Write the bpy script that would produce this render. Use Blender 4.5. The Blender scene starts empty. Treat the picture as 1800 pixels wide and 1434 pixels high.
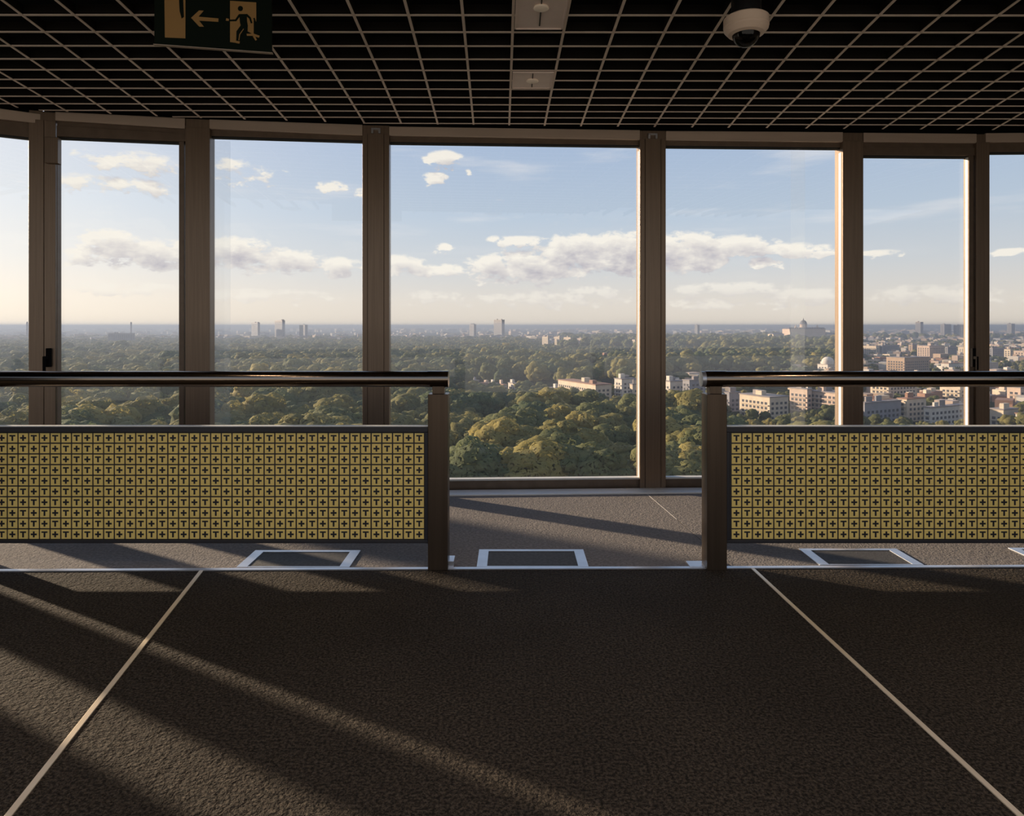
import bpy, bmesh, math, random
from math import sin, cos, pi, radians, atan, atan2, sqrt
from mathutils import Vector, Matrix, noise

random.seed(7)
S = bpy.context.scene
COL = S.collection

# ------------------------------------------------------------------ camera
F, CX, HY, EYE = 1200.0, 900.0, 572.0, 1.35        # focal px, principal x, horizon row, eye height
cam = bpy.data.cameras.new('camera')
camo = bpy.data.objects.new('camera', cam)
COL.objects.link(camo)
cam.sensor_width = 36.0
cam.lens = 24.0
cam.shift_y = -(717.0 - HY) / 1800.0
cam.clip_end = 40000
camo.location = (0, 0, EYE)
camo.rotation_euler = (pi / 2, 0, 0)
S.camera = camo

# ------------------------------------------------------------------ exposure
vs = S.view_settings
vs.view_transform = 'Standard'
vs.look = 'None'
vs.gamma = 1.0
vs.use_curve_mapping = False
vs.exposure = 0.0
S.cycles.max_bounces = 7
S.cycles.diffuse_bounces = 4
S.cycles.glossy_bounces = 4
S.cycles.transmission_bounces = 4
S.cycles.transparent_max_bounces = 10
S.cycles.sample_clamp_indirect = 6.0

# ------------------------------------------------------------------ sun
SUN_AZ_X, SUN_AZ_Y, SUN_EL = -0.869, 0.495, radians(11.2)
SUN = Vector((SUN_AZ_X * cos(SUN_EL), SUN_AZ_Y * cos(SUN_EL), sin(SUN_EL))).normalized()
sl = bpy.data.lights.new('sun', 'SUN')
sl.energy = 11.5
sl.angle = radians(1.0)
sl.color = (1.0, 0.80, 0.58)
slo = bpy.data.objects.new('sun', sl)
COL.objects.link(slo)
slo.rotation_euler = SUN.to_track_quat('Z', 'Y').to_euler()
slo.location = (-20, 10, 30)


# ------------------------------------------------------------------ node helpers
class NT:
    def __init__(self, tree):
        self.t = tree
        self.n = tree.nodes
        self.l = tree.links

    def new(self, typ, **kw):
        nd = self.n.new(typ)
        for k, v in kw.items():
            setattr(nd, k, v)
        return nd

    def link(self, a, b):
        self.l.new(a, b)

    def put(self, sock, v):
        if hasattr(v, 'is_linked') or hasattr(v, 'links'):
            self.l.new(v, sock)
        else:
            sock.default_value = v

    def math(self, op, a, b=None, c=None, clamp=False):
        nd = self.new('ShaderNodeMath', operation=op)
        nd.use_clamp = clamp
        self.put(nd.inputs[0], a)
        if b is not None:
            self.put(nd.inputs[1], b)
        if c is not None:
            self.put(nd.inputs[2], c)
        return nd.outputs[0]

    def vec(self, op, a, b=None):
        nd = self.new('ShaderNodeVectorMath', operation=op)
        self.put(nd.inputs[0], a)
        if b is not None:
            self.put(nd.inputs[1], b)
        return nd.outputs['Value'] if op in ('DOT_PRODUCT', 'LENGTH') else nd.outputs[0]

    def mix(self, f, a, b):
        nd = self.new('ShaderNodeMix', data_type='RGBA')
        self.put(nd.inputs[0], f)
        self.put(nd.inputs[6], a)
        self.put(nd.inputs[7], b)
        return nd.outputs[2]

    def smooth(self, v, lo, hi, a=0.0, b=1.0):
        nd = self.new('ShaderNodeMapRange', interpolation_type='SMOOTHSTEP')
        self.put(nd.inputs[0], v)
        nd.inputs[1].default_value = lo
        nd.inputs[2].default_value = hi
        nd.inputs[3].default_value = a
        nd.inputs[4].default_value = b
        return nd.outputs[0]

    def noise(self, v, scale, detail=4.0, rough=0.55):
        nd = self.new('ShaderNodeTexNoise')
        self.put(nd.inputs['Vector'], v)
        nd.inputs['Scale'].default_value = scale
        nd.inputs['Detail'].default_value = detail
        nd.inputs['Roughness'].default_value = rough
        return nd.outputs[0]

    def ramp(self, v, stops):
        nd = self.new('ShaderNodeValToRGB')
        self.put(nd.inputs[0], v)
        e = nd.color_ramp.elements
        while len(e) > 1:
            e.remove(e[-1])
        e[0].position, e[0].color = stops[0][0], (*stops[0][1], 1)
        for p, c in stops[1:]:
            k = e.new(p)
            k.color = (*c, 1)
        return nd.outputs[0]


def lin(r, g, b):
    f = lambda c: (c / 255 / 12.92) if c / 255 < 0.04045 else ((c / 255 + 0.055) / 1.055) ** 2.4
    return (f(r), f(g), f(b))


# ------------------------------------------------------------------ sky with clouds
def px_az(px):
    return atan((px - CX) / F)


def px_el(px, py):
    return atan((HY - py) / F * cos(px_az(px)))


CLOUDS = [  # centre x, y, half width, half height, weight
    (190, 432, 50, 24, 1.0), (265, 446, 60, 22, 1.0), (140, 450, 42, 12, .8), (340, 446, 70, 22, 1.0),
    (420, 444, 62, 24, 1.0), (505, 458, 62, 18, .95), (590, 468, 58, 13, .8), (700, 466, 62, 14, .8),
    (770, 476, 52, 11, .7), (862, 470, 44, 20, 1.0), (935, 470, 70, 24, 1.05), (1010, 446, 80, 28, 1.05),
    (1085, 446, 80, 30, 1.1), (1160, 448, 80, 28, 1.05), (1215, 440, 70, 26, 1.05), (1225, 466, 56, 12, .8),
    (915, 424, 50, 8, .8), (878, 422, 20, 7, .7), (1300, 432, 66, 16, .95), (1385, 440, 60, 11, .85),
    (1345, 462, 30, 9, .85), (1440, 440, 50, 9, .8), (1540, 447, 42, 7, .75), (1780, 442, 30, 6, .7),
    (778, 279, 36, 12, 1.0), (757, 312, 20, 8, .95), (822, 303, 9, 5, .6), (583, 327, 26, 8, .9),
    (640, 340, 20, 8, .7), (777, 435, 15, 7, .75), (1290, 512, 110, 13, .62), (1400, 520, 90, 12, .6), (1240, 530, 60, 8, .5),
    (960, 525, 120, 12, .55), (760, 522, 60, 9, .5), (1040, 512, 60, 9, .5), (1640, 518, 110, 14, .6), (1770, 532, 50, 10, .5), (200, 505, 120, 9, .5), (470, 518, 120, 9, .5),
    (240, 285, 90, 14, .5), (200, 325, 110, 12, .55), (130, 320, 60, 10, .5), (420, 300, 60, 14, .35),
]


def build_cloud_group():
    g = bpy.data.node_groups.new('cloud_field', 'ShaderNodeTree')
    g.interface.new_socket('P', in_out='INPUT', socket_type='NodeSocketVector')
    g.interface.new_socket('D', in_out='OUTPUT', socket_type='NodeSocketFloat')
    T = NT(g)
    gi, go = T.new('NodeGroupInput'), T.new('NodeGroupOutput')
    P = gi.outputs[0]
    st = T.vec('MULTIPLY', P, (34.0, 62.0, 1.0))
    n = T.noise(st, 1.0, 7.0, 0.6)
    nn = T.math('SUBTRACT', n, 0.5)
    wn = T.noise(T.vec('ADD', st, (9.3, 4.1, 2.0)), 0.6, 4.0)
    wv = T.new('ShaderNodeCombineXYZ')
    T.link(T.math('MULTIPLY', T.math('SUBTRACT', wn, 0.5), 0.05), wv.inputs[0])
    T.link(T.math('MULTIPLY', nn, 0.02), wv.inputs[1])
    Q = T.vec('ADD', P, wv.outputs[0])
    cur = None
    for (x, y, rx, ry, w) in CLOUDS:
        a, e = px_az(x), px_el(x, y)
        ca = cos(a)
        d = T.vec('MULTIPLY', T.vec('SUBTRACT', Q, (a, e, 0.0)), (F / (rx * 1.15) / ca / ca, F / (ry * 1.4) / ca, 0.0))
        v = T.math('MULTIPLY_ADD', T.vec('DOT_PRODUCT', d, d), -w, w)
        cur = v if cur is None else T.math('MAXIMUM', cur, v)
    # the same kind of broken cloud all round the horizon
    sp = T.new('ShaderNodeSeparateXYZ')
    T.link(P, sp.inputs[0])
    n2 = T.noise(T.vec('MULTIPLY', P, (5.0, 15.0, 1.0)), 1.0, 5.0)
    band = T.math('MULTIPLY', T.smooth(sp.outputs[1], 0.03, 0.08), T.smooth(sp.outputs[1], 0.12, 0.5, 1.0, 0.35))
    side = T.smooth(T.math('ABSOLUTE', sp.outputs[0]), 0.66, 0.9)
    gen = T.math('MULTIPLY', T.math('MULTIPLY', T.math('MULTIPLY', T.math('SUBTRACT', n2, 0.52), 7.0), band), side)
    gen = T.math('ADD', gen, T.math('MULTIPLY', T.math('SUBTRACT', side, 1.0), 2.0))
    cur = T.math('MAXIMUM', cur, gen)
    cur = T.math('MAXIMUM', cur, -1.7)
    T.link(T.math('ADD', cur, T.math('MULTIPLY', nn, 3.4)), go.inputs[0])
    return g


def build_world():
    w = bpy.data.worlds.new('sky')
    S.world = w
    w.use_nodes = True
    T = NT(w.node_tree)
    T.n.clear()
    out = T.new('ShaderNodeOutputWorld')
    bg = T.new('ShaderNodeBackground')
    T.link(bg.outputs[0], out.inputs[0])
    tc = T.new('ShaderNodeTexCoord')
    D = T.vec('NORMALIZE', tc.outputs['Generated'])
    sp = T.new('ShaderNodeSeparateXYZ')
    T.link(D, sp.inputs[0])
    az = T.math('ARCTAN2', sp.outputs[0], sp.outputs[1])
    el = T.math('ARCSINE', sp.outputs[2])
    base = T.ramp(T.math('MULTIPLY', el, 2 / pi), [
        (0.0, lin(232, 220, 205)), (0.022, lin(230, 222, 212)), (0.055, lin(211, 215, 219)),
        (0.10, lin(190, 205, 222)), (0.17, lin(172, 192, 221)), (0.30, lin(134, 168, 211)), (1.0, lin(84, 124, 186))])
    dt = T.math('MAXIMUM', T.vec('DOT_PRODUCT', D, tuple(SUN)), 0.0)
    gl = T.math('POWER', dt, 5.5)
    glow = T.mix(1.0, (0, 0, 0, 1), (0, 0, 0, 1))
    sc = T.new('ShaderNodeVectorMath', operation='SCALE')
    sc.inputs[0].default_value = (0.56, 0.45, 0.31)
    T.link(gl, sc.inputs['Scale'])
    sky = T.vec('ADD', base, sc.outputs[0])
    P = T.new('ShaderNodeCombineXYZ')
    T.link(az, P.inputs[0])
    T.link(el, P.inputs[1])
    grp = build_cloud_group()
    g1 = T.new('ShaderNodeGroup', node_tree=grp)
    T.link(P.outputs[0], g1.inputs[0])
    g2 = T.new('ShaderNodeGroup', node_tree=grp)
    T.link(T.vec('ADD', P.outputs[0], (-0.008, 0.013, 0.0)), g2.inputs[0])
    dens = g1.outputs[0]
    shade = T.math('SUBTRACT', T.math('MULTIPLY_ADD', T.math('SUBTRACT', dens, g2.outputs[0]), 0.62, 0.66), T.smooth(dens, 0.40, 1.25, 0.0, 0.42), clamp=True)
    ccol = T.mix(shade, (*lin(188, 183, 192), 1), (*lin(255, 248, 236), 1))
    alpha = T.math('MULTIPLY', T.smooth(dens, 0.0, 0.55), T.smooth(el, 0.045, 0.075, 0.48, 0.95))
    # thin high streaks
    ci = T.noise(T.vec('ADD', T.vec('MULTIPLY', P.outputs[0], (4.0, 26.0, 1.0)), (3.1, 0.7, 5.0)), 1.0, 6.0)
    cia = T.math('MULTIPLY', T.smooth(ci, 0.52, 0.75), T.smooth(el, 0.07, 0.16, 0.05, 0.45))
    s1 = T.mix(cia, sky, (*lin(246, 242, 240), 1))
    s2 = T.mix(alpha, s1, ccol)
    T.link(s2, bg.inputs[0])
    bg.inputs[1].default_value = 1.0


build_world()


# ------------------------------------------------------------------ materials
def mat(name, base=(.5, .5, .5), rough=.5, metal=0.0, spec=0.5):
    m = bpy.data.materials.new(name)
    m.use_nodes = True
    T = NT(m.node_tree)
    b = T.n['Principled BSDF']
    b.inputs['Base Color'].default_value = (*base, 1)
    b.inputs['Roughness'].default_value = rough
    b.inputs['Metallic'].default_value = metal
    b.inputs['Specular IOR Level'].default_value = spec
    return m, T, b


def noisy(name, c1, c2, scale, rough=.6, metal=0.0, bump=0.0, bscale=None, stretch=(1, 1, 1), spec=0.5, detail=4.0, bdist=0.01):
    m, T, b = mat(name, c1, rough, metal, spec)
    tc = T.new('ShaderNodeTexCoord')
    v = T.vec('MULTIPLY', tc.outputs['Object'], stretch)
    n = T.noise(v, scale, detail)
    T.link(T.mix(T.smooth(n, .35, .65), (*c1, 1), (*c2, 1)), b.inputs['Base Color'])
    if bump:
        bp = T.new('ShaderNodeBump')
        bp.inputs['Strength'].default_value = bump
        bp.inputs['Distance'].default_value = bdist
        T.link(T.noise(v, bscale or scale, 5.0), bp.inputs['Height'])
        T.link(bp.outputs[0], b.inputs['Normal'])
    return m


BRONZE = noisy('brushed_bronze', (.185, .131, .090), (.215, .152, .105), 3.0, .38, .55, .06, 60, (30, 30, .6))
BRONZE_DARK = noisy('dark_bronze_frame', (.135, .094, .064), (.16, .112, .077), 3.0, .42, .4, .05, 60, (4, 4, 4))
FASCIA = noisy('satin_fascia', (.50, .39, .305), (.55, .43, .335), 2.0, .42, .35, .04, 30, (.6, .6, 8))
SEAL, _, _ = mat('black_rubber_seal', (.012, .011, .011), .6)
STEEL = noisy('polished_steel_tube', (.23, .185, .145), (.26, .21, .165), 2.0, .15, 1.0, .02, 40, (.4, 8, 8))
STEEL_POST = noisy('brushed_post_steel', (.090, .063, .043), (.105, .075, .052), 2.0, .34, .75, .05, 50, (20, 20, .5))
PALE_METAL = noisy('pale_anodised_metal', (.52, .52, .54), (.60, .60, .62), 6.0, .30, .7, .03, 40)
LIT_EDGE = noisy('pale_lit_edge', (.62, .60, .56), (.68, .66, .62), 6.0, .45)  # pale colour carries the sun and sky light on these edges
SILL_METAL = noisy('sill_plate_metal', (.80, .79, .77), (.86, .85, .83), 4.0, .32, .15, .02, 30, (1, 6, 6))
BRASS = noisy('strip_metal', (.74, .61, .45), (.80, .67, .50), 5.0, .38, .4, .05, 60)
GOLD = noisy('ochre_gold_enamel', (.95, .69, .21), (.88, .64, .19), 7.0, .45, 0.0, .03, 200, spec=.4)
BLACK_FRAME = noisy('black_panel_frame', (.018, .016, .019), (.024, .021, .024), 5.0, .45)
GLYPH, _, _ = mat('black_glyph_enamel', (.012, .010, .014), .5)
BLADE = noisy('blade_edge_metal', (.80, .66, .55), (.85, .70, .59), 9.0, .5, .2)
BLADE_SIDE, _, _ = mat('blade_side_black', (.012, .0095, .0075), .7, 0, .15)  # black colour puts the shade between the blades onto their sides
VOID, _, _ = mat('black_ceiling_void', (.004, .004, .004), .9, 0, .1)
WHITE_PLASTIC = noisy('warm_white_plastic', (.86, .67, .52), (.90, .70, .55), 5.0, .38)
LAMP_TRAY = noisy('lamp_tray_enamel', (.86, .71, .62), (.90, .75, .66), 8.0, .5)
LAMP_DISC, _, _b = mat('lamp_disc_glass', (.85, .72, .58), .3)
_b.inputs['Emission Color'].default_value = (1, .78, .55, 1)
_b.inputs['Emission Strength'].default_value = .04
SIGN_GREEN, _, _ = mat('dark_green_sign', (.004, .008, .004), .7, 0, .1)
SIGN_IVORY, _, _ = mat('dim_ochre_sign_print', (.34, .195, .072), .7, 0, .1)
DARK_PLASTIC, _, _ = mat('black_plastic', (.010, .010, .011), .4)
WALL_DARK, _, _ = mat('dark_core_wall', (.03, .028, .026), .7)


def carpet_mat(name, c1, c2, s, bump, bs):
    m, T, b = mat(name, c1, .95, 0, .12)
    tc = T.new('ShaderNodeTexCoord')
    v = tc.outputs['Object']
    big = T.noise(v, 1.3, 3.0)
    fine = T.noise(v, s * .62, 5.0, .72)
    mid = T.noise(T.vec('MULTIPLY', v, (1.0, .55, 1.0)), s * .35, 3.0, .6)
    f = T.math('ADD', T.math('MULTIPLY', T.smooth(fine, .40, .62), .75), T.math('MULTIPLY', mid, .25))
    c = T.mix(f, (*c1, 1), (*c2, 1))
    c = T.mix(T.math('MULTIPLY', T.smooth(big, .3, .7), .25), c, (*[q * .75 for q in c1], 1))
    T.link(c, b.inputs['Base Color'])
    bp = T.new('ShaderNodeBump')
    bp.inputs['Strength'].default_value = bump
    bp.inputs['Distance'].default_value = .035
    T.link(T.math('ADD', T.noise(v, bs, 3.0, .6), T.math('MULTIPLY', T.noise(v, bs * .33, 2.0), .8)), bp.inputs['Height'])
    T.link(bp.outputs[0], b.inputs['Normal'])
    return m


CARPET = carpet_mat('charcoal_loop_carpet', (.005, .004, .003), (.104, .082, .062), 150, 1.0, 62)
GALLERY = carpet_mat('grey_gallery_carpet', (.15, .134, .124), (.275, .243, .222), 90, .3, 80)
GALLERY_SEAM = noisy('seam_thread', (.42, .38, .35), (.50, .46, .42), 30, .8)
HATCH = noisy('dark_hatch_cover', (.045, .041, .038), (.07, .064, .06), 60, .8, 0, .2, 120)


def glass_mat(name, tint, veil=0.0):
    m = bpy.data.materials.new(name)
    m.use_nodes = True
    T = NT(m.node_tree)
    T.n.clear()
    out = T.new('ShaderNodeOutputMaterial')
    tr = T.new('ShaderNodeBsdfTransparent')
    tr.inputs[0].default_value = (*tint, 1)
    gl = T.new('ShaderNodeBsdfGlossy')
    gl.inputs['Roughness'].default_value = 0.0
    ge = T.new('ShaderNodeNewGeometry')
    c = T.math('ABSOLUTE', T.vec('DOT_PRODUCT', ge.outputs['Incoming'], ge.outputs['Normal']))
    fr = T.math('MULTIPLY_ADD', T.math('POWER', T.math('SUBTRACT', 1.0, c, clamp=True), 5.0), .96, .03, clamp=True)
    mx = T.new('ShaderNodeMixShader')
    T.link(fr, mx.inputs[0])
    T.link(tr.outputs[0], mx.inputs[1])
    T.link(gl.outputs[0], mx.inputs[2])
    last = mx.outputs[0]
    if veil:
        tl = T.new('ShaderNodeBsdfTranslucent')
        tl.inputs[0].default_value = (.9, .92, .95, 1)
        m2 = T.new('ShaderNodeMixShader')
        m2.inputs[0].default_value = veil
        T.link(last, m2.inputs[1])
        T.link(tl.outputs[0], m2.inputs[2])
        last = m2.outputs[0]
    T.link(last, out.inputs[0])
    return m


GLASS = glass_mat('clear_window_glass', (.985, .99, .99))
REFLECTION = glass_mat('reflection_veil', (.985, .99, .995), .035)  # translucent veil standing in for a reflection in the glass
REFLECTION_THIN = glass_mat('thin_reflection_veil', (.985, .99, .99), .02)
HANDLE, _, _ = mat('matt_black_handle', (.008, .007, .007), .9, 0, .05)
DOME = glass_mat('smoked_dome_plastic', (.16, .15, .15))


def foliage_mat(name, dark, mid, warm):
    m, T, b = mat(name, mid, .8, 0, .15)
    oi = T.new('ShaderNodeObjectInfo')
    geo = T.new('ShaderNodeTexCoord')
    n = T.noise(geo.outputs['Object'], .9, 6.0, .7)
    n2 = T.noise(geo.outputs['Object'], .22, 3.0)
    c = T.mix(T.smooth(n, .32, .68), (*dark, 1), (*mid, 1))
    f = T.math('MULTIPLY', T.smooth(T.math('ADD', oi.outputs['Random'], T.math('MULTIPLY', T.math('SUBTRACT', n2, .5), .7)), .35, 1.05), .85)
    c = T.mix(f, c, (*warm, 1))
    T.link(c, b.inputs['Base Color'])
    bp = T.new('ShaderNodeBump')
    bp.inputs['Strength'].default_value = .9
    bp.inputs['Distance'].default_value = .9
    T.link(T.noise(geo.outputs['Object'], 1.3, 5.0, .7), bp.inputs['Height'])
    T.link(bp.outputs[0], b.inputs['Normal'])
    # gaps between the leaf tufts, and light coming through the leaves
    tl = T.new('ShaderNodeBsdfTranslucent')
    T.link(c, tl.inputs[0])
    mx = T.new('ShaderNodeMixShader')
    mx.inputs[0].default_value = .38
    T.link(b.outputs[0], mx.inputs[1])
    T.link(tl.outputs[0], mx.inputs[2])
    gap = T.math('GREATER_THAN', T.noise(geo.outputs['Object'], 1.7, 3.0, .6), .57)
    tr = T.new('ShaderNodeBsdfTransparent')
    m2 = T.new('ShaderNodeMixShader')
    T.link(gap, m2.inputs[0])
    T.link(mx.outputs[0], m2.inputs[1])
    T.link(tr.outputs[0], m2.inputs[2])
    out = T.n['Material Output']
    T.link(m2.outputs[0], out.inputs[0])
    return m


FOL_OLIVE = foliage_mat('olive_foliage', (0.121, 0.133, 0.054), (0.201, 0.201, 0.077), (0.302, 0.254, 0.089))
FOL_YELLOW = foliage_mat('yellow_green_foliage', (0.185, 0.170, 0.059), (0.296, 0.251, 0.083), (0.398, 0.315, 0.096))
FOL_DEEP = foliage_mat('deep_green_foliage', (0.092, 0.119, 0.059), (0.145, 0.171, 0.075), (0.208, 0.210, 0.084))
BARK, _, _ = mat('grey_brown_bark', (.10, .075, .055), .9)


def terrain_mat():
    m, T, b = mat('park_and_city_ground', (.08, .08, .04), 1.0, 0, 0)
    tc = T.new('ShaderNodeTexCoord')
    n = T.noise(tc.outputs['Object'], .0035, 6.0)
    n2 = T.noise(tc.outputs['Object'], .02, 5.0)
    c = T.mix(T.smooth(n, .4, .62), (.028, .032, .013, 1), (.064, .058, .030, 1))
    c = T.mix(T.math('MULTIPLY', T.smooth(n2, .5, .7), .6), c, (.019, .025, .011, 1))
    T.link(c, b.inputs['Base Color'])
    return m


TERRAIN = terrain_mat()


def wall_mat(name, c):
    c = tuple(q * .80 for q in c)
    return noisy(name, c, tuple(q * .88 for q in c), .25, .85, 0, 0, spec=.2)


W_CREAM = wall_mat('cream_render', (.74, .60, .45))
W_PINK = wall_mat('pinkish_render', (.68, .51, .40))
W_WHITE = wall_mat('off_white_render', (.74, .66, .57))
W_TAN = wall_mat('tan_brick', (.50, .36, .26))
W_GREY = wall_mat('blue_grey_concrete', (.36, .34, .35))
R_GREY = wall_mat('grey_gravel_roof', (.36, .31, .29))
R_TILE = wall_mat('terracotta_roof', (.40, .23, .16))
R_SLATE = wall_mat('slate_dome_roof', (.16, .16, .19))
WIN_DARK, _, _ = mat('dark_far_window_glass', (.07, .07, .08), .25)


# ------------------------------------------------------------------ mesh helpers
class MB:
    def __init__(self):
        self.v, self.f, self.m, self.s = [], [], [], []

    def add(self, verts, faces, mi=0, smooth=False):
        o = len(self.v)
        self.v += [tuple(p) for p in verts]
        for fc in faces:
            self.f.append(tuple(o + i for i in fc))
            self.m.append(mi)
            self.s.append(smooth)
        return self

    def hexa(self, p, mi=0):  # p: 4 bottom (ccw from above) + 4 top
        return self.add(p, [(3, 2, 1, 0), (4, 5, 6, 7), (0, 1, 5, 4), (1, 2, 6, 5), (2, 3, 7, 6), (3, 0, 4, 7)], mi)

    def box(self, x0, x1, y0, y1, z0, z1, mi=0):
        return self.hexa([(x0, y0, z0), (x1, y0, z0), (x1, y1, z0), (x0, y1, z0),
                          (x0, y0, z1), (x1, y0, z1), (x1, y1, z1), (x0, y1, z1)], mi)

    def prism(self, poly, z0, z1, mi=0):
        n = len(poly)
        vs_ = [(x, y, z0) for x, y in poly] + [(x, y, z1) for x, y in poly]
        fs = [tuple(reversed(range(n))), tuple(range(n, 2 * n))]
        fs += [(i, (i + 1) % n, n + (i + 1) % n, n + i) for i in range(n)]
        return self.add(vs_, fs, mi)

    def tube_x(self, x0, x1, cy, cz, r, n=40, mi=0, caps=True):
        vs_, fs = [], []
        for x in (x0, x1):
            vs_ += [(x, cy + r * cos(2 * pi * i / n), cz + r * sin(2 * pi * i / n)) for i in range(n)]
        fs = [(i, (i + 1) % n, n + (i + 1) % n, n + i) for i in range(n)]
        self.add(vs_, fs, mi, True)
        if caps:
            self.add(vs_, [tuple(reversed(range(n))), tuple(range(n, 2 * n))], mi)
        return self

    def lathe(self, prof, cx, cy, n=36, mi=0, smooth=True):
        vs_, fs = [], []
        for (r, z) in prof:
            vs_ += [(cx + r * cos(2 * pi * i / n), cy + r * sin(2 * pi * i / n), z) for i in range(n)]
        for k in range(len(prof) - 1):
            for i in range(n):
                j = (i + 1) % n
                fs.append((k * n + i, k * n + j, (k + 1) * n + j, (k + 1) * n + i))
        return self.add(vs_, fs, mi, smooth)

    def lathe_sharp(self, prof, cx, cy, n=36, mi=0):
        for a, b in zip(prof, prof[1:]):
            self.lathe([a, b], cx, cy, n, mi)
        return self

    def mesh(self, name, mats):
        me = bpy.data.meshes.new(name)
        me.from_pydata(self.v, [], self.f)
        for m in (mats if isinstance(mats, (list, tuple)) else [mats]):
            me.materials.append(m)
        me.polygons.foreach_set('material_index', self.m)
        me.polygons.foreach_set('use_smooth', self.s)
        me.update()
        return me

    def build(self, name, mats, parent=None, recalc=True):
        me = self.mesh(name, mats)
        if recalc:
            bm = bmesh.new()
            bm.from_mesh(me)
            bmesh.ops.recalc_face_normals(bm, faces=bm.faces)
            bm.to_mesh(me)
            bm.free()
        return link(name, me, parent)


def link(name, me, parent=None):
    o = bpy.data.objects.new(name, me)
    COL.objects.link(o)
    if parent is not None:
        o.parent = parent
        if parent.type == 'EMPTY' or parent.location.length > 0:
            o.matrix_parent_inverse = Matrix.Translation(-Vector(parent.location))
    return o


def tag(o, label=None, cat=None, group=None, kind=None):
    if label:
        o['label'] = label
    if cat:
        o['category'] = cat
    if group:
        o['group'] = group
    if kind:
        o['kind'] = kind
    return o


def empty(name, loc, label=None, cat=None, group=None, kind=None):
    o = bpy.data.objects.new(name, None)
    o.empty_display_size = .2
    o.location = loc
    COL.objects.link(o)
    return tag(o, label, cat, group, kind)


def bevel(o, w, seg=2):
    b = o.modifiers.new('bevel', 'BEVEL')
    b.width = w
    b.segments = seg
    b.limit_method = 'ANGLE'
    return o


def P(px, py, Y):
    return Vector(((px - CX) / F * Y, Y, EYE - (py - HY) / F * Y))


def floor_pt(px, py, z=0.0):
    Y = (EYE - z) * F / (py - HY)
    return Vector(((px - CX) / F * Y, Y, z))


CEIL = 2.977


def ceil_pt(px, py):
    Y = (CEIL - EYE) * F / (HY - py)
    return Vector(((px - CX) / F * Y, Y, CEIL))


# ================================================================== STRUCTURE
# facade: front line of the mullions, as plan points
def plan(px, Y):
    return Vector(((px - CX) / F * Y, Y))


FP = [Vector((-6.55, 2.40)), Vector((-5.08, 4.08)), Vector((-4.63, 4.40)), Vector((-4.02, 4.92)), plan(74, 5.20), plan(346, 5.38), plan(660, 5.53), plan(1148, 5.63),
      plan(1498, 5.68), plan(1728, 5.71), Vector((5.45, 5.66)), Vector((7.3, 5.45))]
NB = len(FP) - 1


class Bay:
    def __init__(self, i):
        self.a, self.b = FP[i], FP[i + 1]
        d = (self.b - self.a).normalized()
        self.d = d
        self.n = Vector((-d.y, d.x))  # outward

    def at_px(self, px, s=0.0):  # plan point on the line set back by s seen at column px
        k = (px - CX) / F
        a = self.a + self.n * s
        d = self.d
        # a.x + t d.x = k (a.y + t d.y)
        t = (k * a.y - a.x) / (d.x - k * d.y)
        return a + d * t

    def at_t(self, t, s=0.0):
        return self.a + (self.b - self.a) * t + self.n * s


BAYS = [Bay(i) for i in range(NB)]


def zof(py, Y):
    return EYE - (py - HY) / F * Y


def slab(mb, bay, s, depth, pa, pb, za, zb, mi=0):
    """board along the bay: plan points pa, pb at setback s, depth outward; za=(z0,z1) at a, zb at b"""
    n = bay.n * depth
    qa, qb = pa + n, pb + n
    mb.hexa([(pa.x, pa.y, za[0]), (pb.x, pb.y, zb[0]), (qb.x, qb.y, zb[0]), (qa.x, qa.y, za[0]),
             (pa.x, pa.y, za[1]), (pb.x, pb.y, zb[1]), (qb.x, qb.y, zb[1]), (qa.x, qa.y, za[1])], mi)


# ---- floor
REAR = -2.5
mb = MB()
mb.prism([(p + (Vector((0, .12)))).to_tuple() for p in FP] + [(7.3, REAR), (-6.55, REAR)], -.35, -.012)
floor = tag(mb.build('floor', WALL_DARK), 'dark carpeted floor with pale metal divider strips and a grey gallery by the windows', kind='structure')

# threshold line between carpet and gallery
TH = [floor_pt(-460, 1007.5), floor_pt(0, 1003.5), floor_pt(740, 1000), floor_pt(1235, 998.5), floor_pt(1800, 996), floor_pt(2360, 993.5)]
SL = [floor_pt(352, 1006), floor_pt(15, 1434)]
SR = [floor_pt(1329, 1005), floor_pt(1793, 1434)]


def on_line(p, q, y):
    t = (y - p.y) / (q.y - p.y)
    return p + (q - p) * t


def th_y(x):
    for a, b in zip(TH, TH[1:]):
        if x <= b.x:
            return a.y + (b.y - a.y) * (x - a.x) / (b.x - a.x)
    return TH[-1].y


sl_top = on_line(SL[0], SL[1], th_y(SL[0].x))
sl_bot = on_line(SL[0], SL[1], REAR)
sr_top = on_line(SR[0], SR[1], th_y(SR[0].x))
sr_bot = on_line(SR[0], SR[1], REAR)


def sheet(name, poly, z, m, parent, thick=.012):
    mb = MB()
    mb.prism([(p[0], p[1]) for p in poly], z - thick, z)
    return mb.build(name, m, parent)


carpets = [
    [(-6.5, REAR), (sl_bot.x, sl_bot.y), (sl_top.x, sl_top.y), (TH[1].x, TH[1].y), (-5.3, th_y(-5.3)), (-6.5, 2.4)],
    [(sl_bot.x, sl_bot.y), (sr_bot.x, sr_bot.y), (sr_top.x, sr_top.y), (TH[3].x, TH[3].y), (TH[2].x, TH[2].y), (sl_top.x, sl_top.y)],
    [(sr_bot.x, sr_bot.y), (7.3, REAR), (7.3, th_y(7.3)), (TH[4].x, TH[4].y), (sr_top.x, sr_top.y)],
]
for c in carpets:
    o = sheet('carpet_section', c, 0.0, CARPET, floor)
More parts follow.
